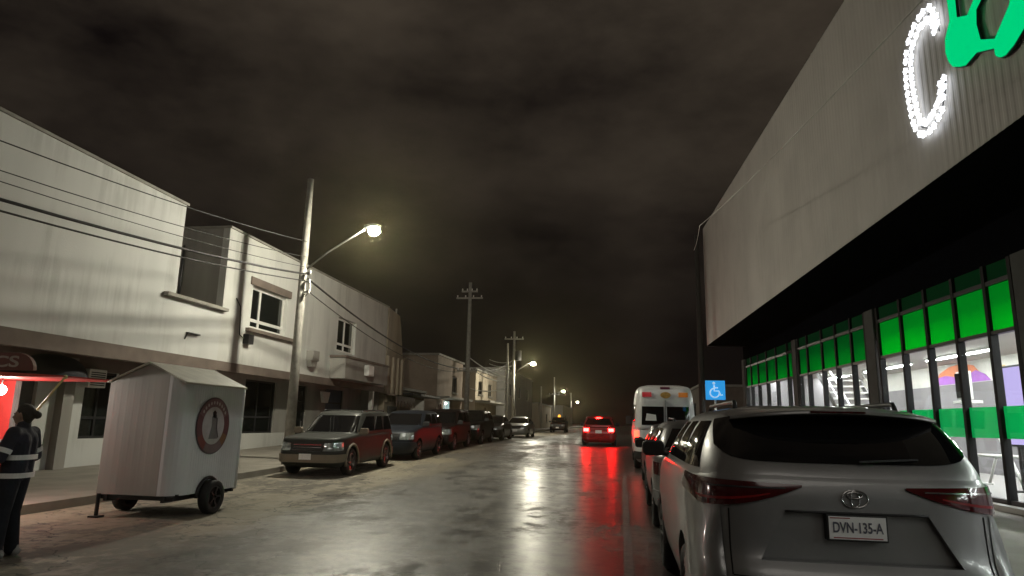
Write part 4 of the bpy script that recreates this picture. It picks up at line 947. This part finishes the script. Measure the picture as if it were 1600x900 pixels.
# front: columns, mullions, panes, green films
cols = [(-.4, .4), (5.7, 6.4), (12.15, 12.92), (18.78, 19.45), (25.45, 26.0), (33.3, 33.9)]
bays = [(Y0, -.4, 5), (.4, 5.7, 5), (6.4, 12.15, 5), None, None, None]
mull = [[-6, -4.8, -3.6, -2.4, -1.4, -.45], [.45, 1.7, 2.95, 4.2, 5.65], [6.45, 7.7, 8.95, 10.2, 11.2, 12.1], [12.99, 13.82, 14.97, 16.17, 17.4, 18.7], [19.52, 20.54, 21.76, 22.98, 24.42, 25.4], [26.05, 26.73, 28.26, 29.68, 31.07, 32.3, 33.25]]
for a, b in cols: sp_(MB().box(7.88, 8.14, a + .06, b - .06, .15, 4.83), 'column', pm('column_grey', (.05, .052, .05), .8, var=.25, bump=.3), bevel=.02)
for bi, ys in enumerate(mull):
    for yv in ys: sp_(MB().box(7.92, 8.06, yv - .05, yv + .05, .30, 4.83), 'mullion', pm('mullion_black', (.010, .010, .011), .7, var=.2, spec=.2))
    sp_(MB().box(7.93, 8.05, ys[0] + .05, ys[-1] - .05, 4.41, 4.50), 'transom', M_dark)
    sp_(MB().box(7.93, 8.05, ys[0] + .05, ys[-1] - .05, 3.46, 3.53), 'transom', M_dark)
    sp_(MB().box(7.93, 8.05, ys[0] + .05, ys[-1] - .05, .30, .38), 'bottom_rail', M_dark)
    for a, b in zip(ys[:-1], ys[1:]):
        p = sp_(MB().box(7.985, 7.993, a + .05, b - .05, .38, 3.46), 'glass_pane', M_glass)
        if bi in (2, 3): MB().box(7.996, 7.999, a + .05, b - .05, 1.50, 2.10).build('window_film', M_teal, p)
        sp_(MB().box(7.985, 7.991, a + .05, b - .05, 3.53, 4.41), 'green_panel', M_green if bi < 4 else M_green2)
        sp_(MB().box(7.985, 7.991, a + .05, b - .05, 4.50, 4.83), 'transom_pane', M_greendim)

# things inside the shop
def sthing(name, label, cat, x, y, z=.30, group=None): return thing(name, label, cat, shop_pt(x, y, z), FRAME, group)
scn = sthing('display_screen', 'tall lilac glowing display screen behind the shop glass', 'screen', 10.0, 15.6)
MB().box(-.06, .06, -1.5, 1.45, 1.0, 2.85).build('case', M_dark, scn, bevel=.01); MB().box(-.075, -.061, -1.45, 1.40, 1.05, 2.8).build('panel', E_screen, scn)
for yv in (-1.2, 1.15): MB().box(-.05, .05, yv - .05, yv + .05, 0, 1.0).box(-.3, .3, yv - .1, yv + .1, 0, .04).build('leg', M_dark, scn)
ki = sthing('kiosk', 'pale kiosk stand with dark screen inside the shop', 'kiosk', 10.2, 19.2)
MB().box(-.08, .08, -.22, .22, 2.2, 2.85).build('screen', M_carglass, ki, bevel=.01); MB().box(-.02, .10, -.26, .26, 2.15, 2.9).build('bezel', M_white, ki, bevel=.01)
MB().box(-.14, .3, -.3, .3, 2.05, 2.13).build('shelf', M_white, ki, bevel=.01); MB().box(.0, .1, -.06, .06, 0.04, 2.05).box(-.25, .35, -.25, .25, 0, .04).build('stand', M_white, ki, bevel=.01)
tb = sthing('exercise_frame', 'white tubular A shaped frame bench standing on shop floor', 'bench', 10.0, 17.9)
for yv in (-.7, .7):
    MB().tube([(0, yv, .75), (0, yv + (.45 if yv > 0 else -.45), 0)], .035, 8).build('leg', M_white, tb, smooth=True)
    MB().tube([(.5, yv, .75), (.5, yv + (.45 if yv > 0 else -.45), 0)], .035, 8).build('leg', M_white, tb, smooth=True)
MB().tube([(0, -.7, .75), (0, .7, .75)], .035, 8).tube([(.5, -.7, .75), (.5, .7, .75)], .035, 8).tube([(0, -.7, .75), (.5, -.7, .75)], .03, 8).tube([(0, .7, .75), (.5, .7, .75)], .03, 8).build('frame', M_white, tb, smooth=True)
MB().tube([(.25, -.2, .75), (.25, .1, 1.25), (.25, .55, 1.3)], .03, 8).build('upright', M_white, tb, smooth=True)
stc = sthing('staircase', 'open staircase with white treads and slanting handrail inside shop', 'stairs', 10.2, 24.5)
for k in range(14):
    MB().box(-.5, .9, k * .30, k * .30 + .32, .2 + k * .25, .26 + k * .25).build('tread', M_white, stc)
for xv in (-.52, .92):
    MB().bar((xv, 0, .12), (xv, 4.2, 3.6), .05, .2).build('stringer', M_dark, stc)
    hr = MB().tube([(xv, -.8, 1.3), (xv, 0, 1.3), (xv, 3.2, 3.9)], .035, 8)
    hr.tube([(xv, -.8, 1.3), (xv, -.8, 0)], .03, 8).tube([(xv, 0, .7), (xv, 3.4, 3.5)], .022, 6); hr.build('handrail', M_white, stc, smooth=True)

# --- signs on the cladding
C_path = [(11.12, 8.36), (11.16, 8.70), (11.36, 8.86), (11.72, 8.83), (12.04, 8.62), (12.16, 8.30), (12.18, 7.95), (12.15, 7.60), (12.10, 7.25), (11.98, 6.98), (11.76, 6.86), (11.50, 6.90), (11.28, 7.03), (11.16, 7.24), (11.11, 7.50)]
LC = thing('lit_letter', 'letter C of white star shaped lights on the ribbed cladding', 'sign', shop_pt(6.16, 11.65, 6.8), FRAME)
star = MB(); sv = []
for i in range(10):
    a = math.pi / 2 + math.pi * i / 5; rr = .070 if i % 2 == 0 else .034; sv.append((rr * math.cos(a), rr * math.sin(a)))
star.prism(sv, lambda u, v, w: Vector((w, u, v)), -.06, -.02)
star_me = star.mesh('star_light'); star_me.materials.append(E_led)
segs = [(Vector(a), Vector(b)) for a, b in zip(C_path[:-1], C_path[1:])]; tot = sum((b - a).length for a, b in segs); NS = 29
for i in range(NS):
    d = tot * (i + .5) / NS
    for a, b in segs:
        if d <= (b - a).length: break
        d -= (b - a).length
    t = (b - a).normalized(); p = a + t * d; nrm = Vector((-t.y, t.x))
    w_ = .105 if 2 < i < NS - 3 else .06
    for s_ in (-1, 1):
        q = p + nrm * (w_ * s_) + t * (.03 * s_)
        o = obj('star_light', star_me, None, LC); o.location = (-.01, q.x - 11.65, q.y - 6.8); o.rotation_euler = (random.uniform(-.3, .3), 0, 0)
rail = MB()
rail.tube([(.0, a.x - 11.65, a.y - 6.8) for a, b in segs] + [(.0, segs[-1][1].x - 11.65, segs[-1][1].y - 6.8)], .012, 6).build('mounting_rail', M_dark, LC)
lg_out = [(10.75, 8.7), (10.74, 8.24), (10.93, 8.0), (10.96, 7.78), (10.9, 7.58), (10.80, 7.43), (10.69, 7.37), (10.54, 7.31), (10.23, 7.35), (9.74, 7.14), (9.74, 7.02), (9.68, 6.95), (9.59, 6.93), (9.39, 6.97), (9.04, 7.13), (8.77, 7.3), (8.71, 7.6), (9.14, 8.09), (9.91, 8.72), (10.62, 8.98)]
lg_h = [[(10.6, 8.78), (10.62, 8.2), (10.27, 8.02), (9.97, 8.22), (10.2, 8.65)], [(9.85, 8.14), (10.11, 8.01), (10.15, 7.78), (10.1, 7.49), (9.7, 7.26), (9.3, 7.55), (9.2, 7.8), (9.52, 8.15)]]
def holed_plate(out, holes, x0, x1, name):
    bm = bmesh.new()
    for loop in [out] + holes:
        vs = [bm.verts.new((x0, u, v)) for u, v in loop]
        for i in range(len(vs)): bm.edges.new((vs[i], vs[(i + 1) % len(vs)]))
    bmesh.ops.triangle_fill(bm, edges=bm.edges[:], use_beauty=True, use_dissolve=False)
    r = bmesh.ops.extrude_face_region(bm, geom=bm.faces[:])
    bmesh.ops.translate(bm, vec=(x1 - x0, 0, 0), verts=[e for e in r['geom'] if isinstance(e, bmesh.types.BMVert)])
    bmesh.ops.recalc_face_normals(bm, faces=bm.faces[:]); me = bpy.data.meshes.new(name); bm.to_mesh(me); bm.free(); return me
LG = thing('green_emblem', 'glowing green faceted emblem next to the lit letter', 'sign', shop_pt(6.19, 9.70, 6.92), FRAME)
me = holed_plate([(a - 9.8, b - 6.9) for a, b in lg_out], [[(a - 9.8, b - 6.9) for a, b in h] for h in lg_h], -.12, -.07, 'emblem_face'); obj('emblem_face', me, E_green, LG)
me = holed_plate([(a * 1.012 - 9.8 * 1.012, (b - 7.9) * 1.02 + 1.0) for a, b in lg_out], [[((a - 9.8), b - 6.9) for a, b in h] for h in lg_h], -.069, -.02, 'emblem_case'); obj('emblem_case', me, M_dark, LG)
MB().box(-.04, .0, -.4, -.3, .3, .4).box(-.04, .0, .6, .7, .7, .8).build('mount', M_dark, LG)

# --- blue wheelchair sign on a post
ws_ = thing('parking_sign', 'blue square sign with white wheelchair symbol on a post', 'sign', (2.62, 19.6, gz(19.6) + .15))
MB().tube([(0, .03, 0), (0, .03, 2.58)], .03, 8).build('post', M_steel, ws_, smooth=True)
pnl = MB().box(-.265, .265, -.012, .0, 2.05, 2.58).build('panel', pm('sign_blue', (.02, .28, .72), .4, var=.05, emis=(.03, .34, .80), estr=.75), ws_, bevel=.004)  # emission paints the headlight return of a reflective sign, no lamp inside
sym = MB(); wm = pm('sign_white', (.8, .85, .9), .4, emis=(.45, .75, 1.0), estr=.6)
ring = [(-.02 + .125 * math.cos(R(a)), -.022, 2.24 + .125 * math.sin(R(a))) for a in range(95, 371, 15)]
sym.tube(ring, .02, 6).ball((-.035, -.02, 2.505), .038, .012, .038).tube([(-.03, -.022, 2.45), (-.03, -.022, 2.29), (.09, -.022, 2.29), (.14, -.022, 2.17), (.19, -.022, 2.19)], .022, 6).tube([(-.03, -.022, 2.38), (.07, -.022, 2.38)], .018, 6)
sym.build('wheelchair_symbol', wm, pnl, smooth=True)

# ------------------------------------------------------------------ white food trailer
TR = thing('food_trailer', 'small white ribbed trailer with gabled roof and round red emblem', 'trailer', (-7.58, 10.82, gz(10.8)))
M_tr = pm('trailer_white', (.82, .81, .82), .5, var=.14, scale=2.2, streak=True)
M_trshade = pm('trailer_white_shaded', (.38, .365, .335), .55, var=.3, scale=1.6, streak=True)  # darker copy of the trailer white, paints the end's weaker light
M_troof = pm('trailer_roof', (.62, .60, .52), .5, var=.15)
hx, y0, y1, ze, zr, z0 = .69, -.87, .88, 2.13, 2.42, .35
def rib_sheet(axis, c, a, b, za, zt, out, mat, name, n, rd=.005):
    """Ribbed sheet wall: axis 'x' lies in x = c running along y, 'y' lies in y = c running along x."""
    mb = MB(); vs = []; fs = []
    for i in range(n):
        for (t, d) in ((0, 0), (.6, 0), (.7, rd), (.9, rd)):
            u = a + (b - a) * (i + t) / n; top = zt(u)
            for z in (za, top):
                vs.append((c + out * d, u, z) if axis == 'x' else (u, c + out * d, z))
    for z in (za, zt(b)): vs.append((c, b, z) if axis == 'x' else (b, c, z))
    for i in range(len(vs) // 2 - 1): fs.append((2 * i, 2 * i + 2, 2 * i + 3, 2 * i + 1))
    # inner skin gives the wall its thickness
    o = len(vs); dd = -out * .03
    for (u, z) in ((a, za), (b, za), (b, zt(b)), ((a + b) / 2, zt((a + b) / 2)), (a, zt(a))):
        vs.append((c + dd, u, z) if axis == 'x' else (u, c + dd, z))
    fs.append(tuple(range(o, o + 5)))
    mb.add(vs, fs); return mb.build(name, mat, TR)
gab = lambda u: zr - (zr - ze) * abs(u) / hx
RC = .30
def corner_sheet(sx):
    vs = []; n = 7
    for i in range(n):
        for (t, d) in ((0, 0), (.6, 0), (.7, .0008), (.9, .0008)):
            a = math.pi / 2 * (i + t) / n; r_ = RC + d; px, py = sx * (hx - RC + r_ * math.sin(a)), y0 + RC - r_ * math.cos(a)
            vs += [(px, py, z0), (px, py, gab(px) if abs(px) < hx else ze)]
    px, py = sx * hx, y0 + RC; vs += [(px, py, z0), (px, py, ze)]
    MB().add(vs, [(2 * i, 2 * i + 2, 2 * i + 3, 2 * i + 1) for i in range(len(vs) // 2 - 1)]).build('corner_panel', M_tr, TR, smooth=True)
corner_sheet(1)
side = rib_sheet('x', hx, y0 + RC, y1 - .03, z0, lambda u: ze, 1, M_tr, 'side_wall', 22)
rib_sheet('x', -hx, y0 + .03, y1 - .03, z0, lambda u: ze, -1, M_tr, 'side_wall', 22)
rib_sheet('y', y0, -hx + .02, hx - RC, z0, gab, -1, M_trshade, 'end_wall', 9, .0006)
rib_sheet('y', y1, -hx + .03, hx - .03, z0, gab, 1, M_tr, 'end_wall', 16)
for sx in (1, -1):
    for yv in (y1,): MB().tube([(sx * (hx - .02), yv + (.03 if yv < 0 else -.03), z0 - .02), (sx * (hx - .02), yv + (.03 if yv < 0 else -.03), ze)], .045, 10).build('corner_post', M_tr, TR, smooth=True)
    MB().add([(0, y0 - .03, zr + .03), (0, y1 + .03, zr + .03), (sx * (hx + .025), y1 + .03, ze + .0), (sx * (hx + .025), y0 - .03, ze + .0), (0, y0 - .03, zr + .0), (0, y1 + .03, zr + .0), (sx * (hx + .025), y1 + .03, ze - .03), (sx * (hx + .025), y0 - .03, ze - .03)], [(0, 1, 2, 3), (4, 7, 6, 5), (0, 4, 5, 1), (1, 5, 6, 2), (2, 6, 7, 3), (3, 7, 4, 0)]).build('roof_panel', M_troof, TR)
ch = MB()
for sx in (1, -1): ch.bar((sx * .5, y0, z0 - .05), (sx * .5, y1, z0 - .05), .06, .1)
for yv in (y0 + .05, -.2, .3, y1 - .05): ch.bar((-.66, yv, z0 - .04), (.66, yv, z0 - .04), .05, .06)
ch.build('chassis', M_dark, TR)
MB().box(-.66, .66, y0 + .12, y1, z0 - .005, z0 + .02).build('floor', M_dark, TR)
for sx in (1, -1):
    w = wheel_parts(TR, sx * .79, -.02, .275, .17, sx, M_dark)
    MB().tube([(sx * .72, -.02 + .31 * math.cos(a), .275 + .31 * math.sin(a)) for a in [math.pi * i / 12 for i in range(13)]], .03, 6).build('mudguard', M_dark, TR, smooth=True)
MB().tube([(-.60, y0 - .02, 0), (-.60, y0 - .02, .36)], .03, 8).box(-.68, -.52, y0 - .10, y0 + .06, 0, .025).build('jack', M_dark, TR)
MB().bar((-.4, y1, .3), (0, y1 + .9, .38), .06, .08).bar((.4, y1, .3), (0, y1 + .9, .38), .06, .08).build('tow_bar', M_dark, TR)
# round emblem on the side
def disc(cy, cz, ry, rz, x0, x1, mat, name, parent, a0=0, a1=360, rin=0.0, n=40):
    pts = []; k = max(3, int(n * (a1 - a0) / 360))
    A = [R(a0 + (a1 - a0) * i / k) for i in range(k + 1)]
    if rin <= 0: pts = [(cy + ry * math.cos(a), cz + rz * math.sin(a)) for a in A[:-1]]
    else: pts = [(cy + ry * math.cos(a), cz + rz * math.sin(a)) for a in A] + [(cy + ry * rin * math.cos(a), cz + rz * rin * math.sin(a)) for a in reversed(A)]
    return MB().prism(pts, lambda u, v, w: Vector((w, u, v)), x0, x1).build(name, mat, parent)
ex = hx + .013; M_ring = pm('emblem_maroon', (.11, .035, .04), .5, var=.2, scale=9); M_pale = pm('emblem_pale', (.55, .53, .53), .5); M_greyprint = pm('emblem_grey', (.20, .185, .19), .6)
eb = disc(-.05, 1.44, .475, .475, ex, ex + .010, pm('emblem_edge', (.05, .04, .045), .5), 'emblem', side)
def esub(*a, **k): return disc(*a, **k)
ring_parts = [(25, 155, pm('emblem_faded', (.19, .105, .11), .5)), (155, 205, M_ring), (205, 240, pm('emblem_red', (.20, .05, .03), .5)), (240, 312, pm('emblem_greyred', (.17, .13, .13), .5)), (312, 338, pm('emblem_orange', (.20, .10, .03), .5)), (338, 385, M_ring)]
def esp(mb, name, mat): return mb.build(name, mat, eb)
for a0, a1, mt in ring_parts: disc(-.05, 1.44, .455, .455, ex + .010, ex + .0125, mt, 'emblem_ring', eb, a0, a1, .70)
disc(-.05, 1.44, .315, .315, ex + .0102, ex + .013, M_pale, 'emblem_centre', eb)
for a in range(35, 150, 12):      # ghost of lettering round the top
    ca, sa = math.cos(R(a)), math.sin(R(a)); disc(-.05 + .385 * ca, 1.44 + .385 * sa, .022, .03, ex + .0126, ex + .014, M_pale if a % 24 else M_greyprint, 'emblem_mark', eb, n=8)
fig = MB(); P_ = lambda pts, mt: MB().prism(pts, lambda u, v, w: Vector((w, u, v)), ex + .0131, ex + .0155).build('emblem_figure', mt, eb)
P_([(-.16, 1.22), (.10, 1.22), (.07, 1.36), (.03, 1.50), (.02, 1.62), (-.06, 1.66), (-.11, 1.58), (-.10, 1.42)], M_greyprint)
P_([(-.09, 1.58), (-.01, 1.56), (.01, 1.66), (-.05, 1.70), (-.10, 1.66)], M_dark)
P_([(.01, 1.60), (.05, 1.56), (.06, 1.40), (.12, 1.24), (.09, 1.24), (.04, 1.38)], M_dark)

# ------------------------------------------------------------------ red food stall at the edge of the picture
ST = thing('food_stall', 'red food stall with lifted flap and yellow prop beside the person', 'stall', (-10.9, 9.75, gz(9.8) + .15))
M_stred = pm('stall_red', (.62, .05, .045), .5, var=.12); M_stmar = pm('stall_maroon', (.17, .055, .05), .5, var=.15)
# in stall coordinates: x along the street front, y away
MB().box(-1.4, .62, -.45, .45, .25, .95).build('counter_body', M_stred, ST, bevel=.02)
MB().box(-1.45, .70, -.52, .5, .95, 1.0).build('counter_top', M_steel, ST, bevel=.01)
MB().box(-1.4, .66, .40, .45, 1.0, 1.98).build('back_panel', M_stred, ST)
for xv in (-1.36, .70):
    for yv in (-.42, .42): MB().box(xv - .03, xv + .03, yv - .03, yv + .03, 1.0 if xv < 0 else .25, 1.98).build('post', M_steel, ST)
MB().prism([(-1.5, 1.985), (2.63, 1.985), (2.63, 2.005), (1.5, 2.055), (-1.5, 2.09)], lambda u, v, w: Vector((u, w, v)), -.75, .55).build('canopy', M_stred, ST)
MB().prism([(-1.3, 2.092)] + [(1.62 + .34 * math.cos(R(a)) - .0, 2.092 + .27 * math.sin(R(a))) for a in range(0, 91, 15)] + [(-1.3, 2.362)], lambda u, v, w: Vector((u, w, v)), -.62, -.56).build('sign_board', M_stmar, ST)
sb = [c for c in ST.children if c.name.startswith('sign_board')][0]
text_obj('CS', .24, pm('stall_lettering', (.42, .36, .34), .5), 'lettering', sb, (1.45, -.622, 2.215), (R(90), 0, 0), .004, .46)
MB().tube([(2.61, -.70, 1.99), (2.02, -.60, 1.36)], .016, 8).ball((2.61, -.70, 1.985), .035).build('prop', pm('prop_yellow', (.85, .76, .36), .45), ST, smooth=True)
bl = MB().tube([(1.22, -.4, 1.98), (1.22, -.4, 1.86)], .012, 6).build('lamp_cord', M_black, ST)
MB().ball((1.22, -.4, 1.79), .075).build('bulb', emit_mat('stall_bulb', (1, .90, .80), 420), bl, smooth=True)
for xv in (-1.0, .4):
    for yv in (-.48, .48): MB().lathe([(-.04, .0), (-.04, .18), (-.02, .22), (.02, .22), (.04, .18), (.04, 0)], (xv, yv, .22), 'y', 18).build('wheel', M_black, ST, smooth=True)

# ------------------------------------------------------------------ the person
PE = thing('person', 'person in navy jacket with pale reflective bands standing by the red stall', 'person', (-6.86, 7.0, gz(6.9)), R(106))
def capsules(L, name, mat, voxel, parent, smooth_it=6):
    mb = MB()
    for (p, q, r0, r1) in L:
        p = Vector(p); q = Vector(q); n = 9
        mb.tube([p.lerp(q, i / n) for i in range(n + 1)], [r0 + (r1 - r0) * i / n for i in range(n + 1)], 14); mb.ball(p, r0, r0, r0, 14, 10); mb.ball(q, r1, r1, r1, 14, 10)
    o = bpy.data.objects.new('tmp', mb.mesh('tmp')); COL.objects.link(o)
    m = o.modifiers.new('r', 'REMESH'); m.mode = 'VOXEL'; m.voxel_size = voxel
    s = o.modifiers.new('s', 'SMOOTH'); s.iterations = smooth_it; s.factor = .5
    dg = bpy.context.evaluated_depsgraph_get(); dg.update(); me = bpy.data.meshes.new_from_object(o.evaluated_get(dg)); bpy.data.objects.remove(o)
    me.name = name; return obj(name, me, mat, parent, smooth=True)
# joints (x right, y forward)
sh_r, el_r, wr_r = (.19, -.01, 1.37), (.30, -.02, 1.10), (.27, .19, .98)
sh_l, el_l, wr_l = (-.19, -.01, 1.37), (-.27, .05, 1.10), (-.20, .27, 1.03)
hip_r, kn_r, an_r = (.09, 0, .88), (.10, .03, .48), (.10, -.02, .09)
hip_l, kn_l, an_l = (-.09, 0, .88), (-.11, .02, .48), (-.14, .02, .09)
def hand(w, d, s):
    w = Vector(w); d = Vector(d).normalized(); up = Vector((0, 0, 1)); lat = d.cross(up).normalized() * s; dn = lat.cross(d) * s
    L = [(w, w + d * .085, .030, .036), (w + d * .05 + lat * .02, w + d * .085 + lat * .025, .022, .02), (w + d * .05 - lat * .02, w + d * .085 - lat * .025, .022, .02)]
    for k, (o, ln) in enumerate(((-.033, .062), (-.011, .075), (.011, .078), (.033, .068))):
        b = w + d * .09 + lat * o; m1 = b + d * ln * .5 - up * .010; m2 = m1 + d * ln * .35 - up * .028
        L += [(b, m1, .0095, .009), (m1, m2, .009, .0075)]
    t0 = w + d * .03 - lat * .032; t1 = t0 + d * .04 - lat * .03; t2 = t1 + d * .03 - up * .012
    L += [(t0, t1, .013, .0105), (t1, t2, .0105, .009)]
    return L
skin = pm('skin', (.42, .26, .19), .55, var=.1, scale=12)
hc = Vector((0, .02, 1.575))
bodyL = [((0, .0, 1.36), (0, .01, 1.50), .055, .052), (hc + Vector((0, -.012, .02)), hc + Vector((0, .012, -.0)), .082, .078), (hc + Vector((0, .03, -.05)), hc + Vector((0, .045, -.07)), .055, .042),
         (hc + Vector((0, .085, .0)), hc + Vector((0, .105, -.028)), .012, .016), (hc + Vector((.078, -.01, -.02)), hc + Vector((.084, -.012, .01)), .012, .014), (hc + Vector((-.078, -.01, -.02)), hc + Vector((-.084, -.012, .01)), .012, .014),
         (hc + Vector((-.02, .085, -.052)), hc + Vector((.02, .085, -.052)), .011, .011),
         ((0, 0, 1.32), (0, 0, .95), .10, .11), ((-.15, 0, 1.36), (.15, 0, 1.36), .055, .055)]
for a, b, c in ((sh_r, el_r, wr_r), (sh_l, el_l, wr_l)): bodyL += [(a, b, .048, .038), (b, c, .038, .026)]
bodyL += hand(wr_r, (-.1, .8, -.55), 1) + hand(wr_l, (.1, .9, -.2), -1)
for a, b, c in ((hip_r, kn_r, an_r), (hip_l, kn_l, an_l)): bodyL += [(a, b, .075, .052), (b, c, .05, .036)]
bd = capsules(bodyL, 'body', skin, .0075, PE, 3)
eye = pm('eye_dark', (.03, .02, .02), .3)
for s_ in (1, -1): MB().ball(hc + Vector((s_ * .032, .082, .012)), .011, .008, .008).build('eye', eye, PE, smooth=True)
M_jacket = pm('navy_jacket', (.022, .022, .040), .85, var=.35, scale=9, bump=.5, bscale=18); M_jean = pm('dark_trousers', (.016, .018, .028), .9, var=.35, scale=8, bump=.4, bscale=20)
jk = [((-.14, 0, 1.36), (.14, 0, 1.36), .085, .085), ((0, 0, 1.40), (0, .0, 1.33), .08, .12), ((-.07, 0, 1.28), (-.065, .0, .92), .135, .128), ((.07, 0, 1.28), (.065, .0, .92), .135, .128), ((0, .03, 1.25), (0, .02, .95), .13, .12), ((0, -.005, 1.43), (0, .0, 1.46), .072, .068)]
for a, b, c in ((sh_r, el_r, wr_r), (sh_l, el_l, wr_l)): jk += [(a, b, .078, .064), (b, Vector(b).lerp(Vector(c), .93), .064, .046)]
j = capsules(jk, 'jacket', M_jacket, .011, PE, 4)
tr_ = [((-.06, 0, .93), (.06, 0, .93), .125, .125)]
for a, b, c in ((hip_r, kn_r, an_r), (hip_l, kn_l, an_l)): tr_ += [(a, b, .105, .078), (b, Vector(c) + Vector((0, 0, -.01)), .078, .072)]
capsules(tr_, 'trousers', M_jean, .011, PE, 4)
M_refl = pm('reflective_band', (.95, .92, .90), .4, var=.08, emis=(1, .9, .85), estr=0.0)
def band(z, rx, ry, h=.055):
    mb = MB(); n = 36; vs = []
    for i in range(n):
        a = 2 * math.pi * i / n; ca, sa = math.cos(a), math.sin(a); k = (abs(ca) ** 2.6 + abs(sa) ** 2.6) ** (-1 / 2.6)
        for (dz, e) in ((-h / 2, 0), (-h / 2, .012), (h / 2, .012), (h / 2, 0)): vs.append((k * ca * (rx + e), .01 + k * sa * (ry + e), z + dz))
    mb.add(vs, [(i * 4 + q, ((i + 1) % n) * 4 + q, ((i + 1) % n) * 4 + (q + 1) % 4, i * 4 + (q + 1) % 4) for i in range(n) for q in range(4)]); return mb.build('reflective_band', M_refl, j, smooth=False)
band(1.10, .205, .150); band(.90, .196, .150)
for a, b in ((el_r, wr_r), (el_l, wr_l)):
    a = Vector(a); b = Vector(b); MB().tube([a.lerp(b, .22), a.lerp(b, .44)], [.067, .062], 16).build('reflective_band', M_refl, j, smooth=False)
for a, b in ((sh_r, el_r), (sh_l, el_l)):
    a = Vector(a); b = Vector(b); MB().tube([a.lerp(b, .62), a.lerp(b, .80)], [.078, .076], 16).build('reflective_band', M_refl, j, smooth=False)
hair = capsules([(hc + Vector((0, -.03, .035)), hc + Vector((0, -.02, .045)), .090, .088), (hc + Vector((0, -.055, -.01)), hc + Vector((0, -.05, -.06)), .07, .05), (hc + Vector((0, -.12, .02)), hc + Vector((0, -.15, .0)), .038, .045), (hc + Vector((0, -.10, -.02)), hc + Vector((.01, -.15, -.06)), .03, .03)], 'hair', pm('dark_hair', (.022, .016, .014), .6, var=.4, scale=40, bump=.6, bscale=90), PE, .009, 3) if False else capsules([(hc + Vector((0, -.03, .035)), hc + Vector((0, -.02, .045)), .090, .088), (hc + Vector((0, -.055, -.01)), hc + Vector((0, -.05, -.06)), .07, .05), (hc + Vector((0, -.12, .02)), hc + Vector((0, -.15, .0)), .038, .045)], 'hair', pm('dark_hair', (.022, .016, .014), .6, var=.4, scale=40, bump=.6, bscale=90), .009, PE, 3)
M_shoe = pm('grey_shoe', (.36, .35, .34), .6, var=.2)
for an in (an_r, an_l):
    capsules([((an[0], an[1] - .05, .055), (an[0] + (.02 if an[0] > 0 else -.02), an[1] + .15, .04), .050, .042), ((an[0], an[1] - .02, .07), (an[0], an[1] - .02, .11), .05, .05)], 'shoe', M_shoe, .009, PE, 3)

# ------------------------------------------------------------------ thin haze added to give the lamps halos
hz = MB().box(-210, 210, -56, 432, -1.4, 14.5).build('haze', None); tag(hz, kind='stuff')
hm = bpy.data.materials.new('halo_haze'); hm.use_nodes = True
for n in list(hm.node_tree.nodes): hm.node_tree.nodes.remove(n)
ho = hm.node_tree.nodes.new('ShaderNodeOutputMaterial'); hv = hm.node_tree.nodes.new('ShaderNodeVolumePrincipled')
hv.inputs['Color'].default_value = (.95, .86, .5, 1); hv.inputs['Density'].default_value = .0004; hv.inputs['Anisotropy'].default_value = .86  # yellow tint carries the colour of the lamp halos
hm.node_tree.links.new(hv.outputs[0], ho.inputs['Volume']); hz.data.materials.append(hm)
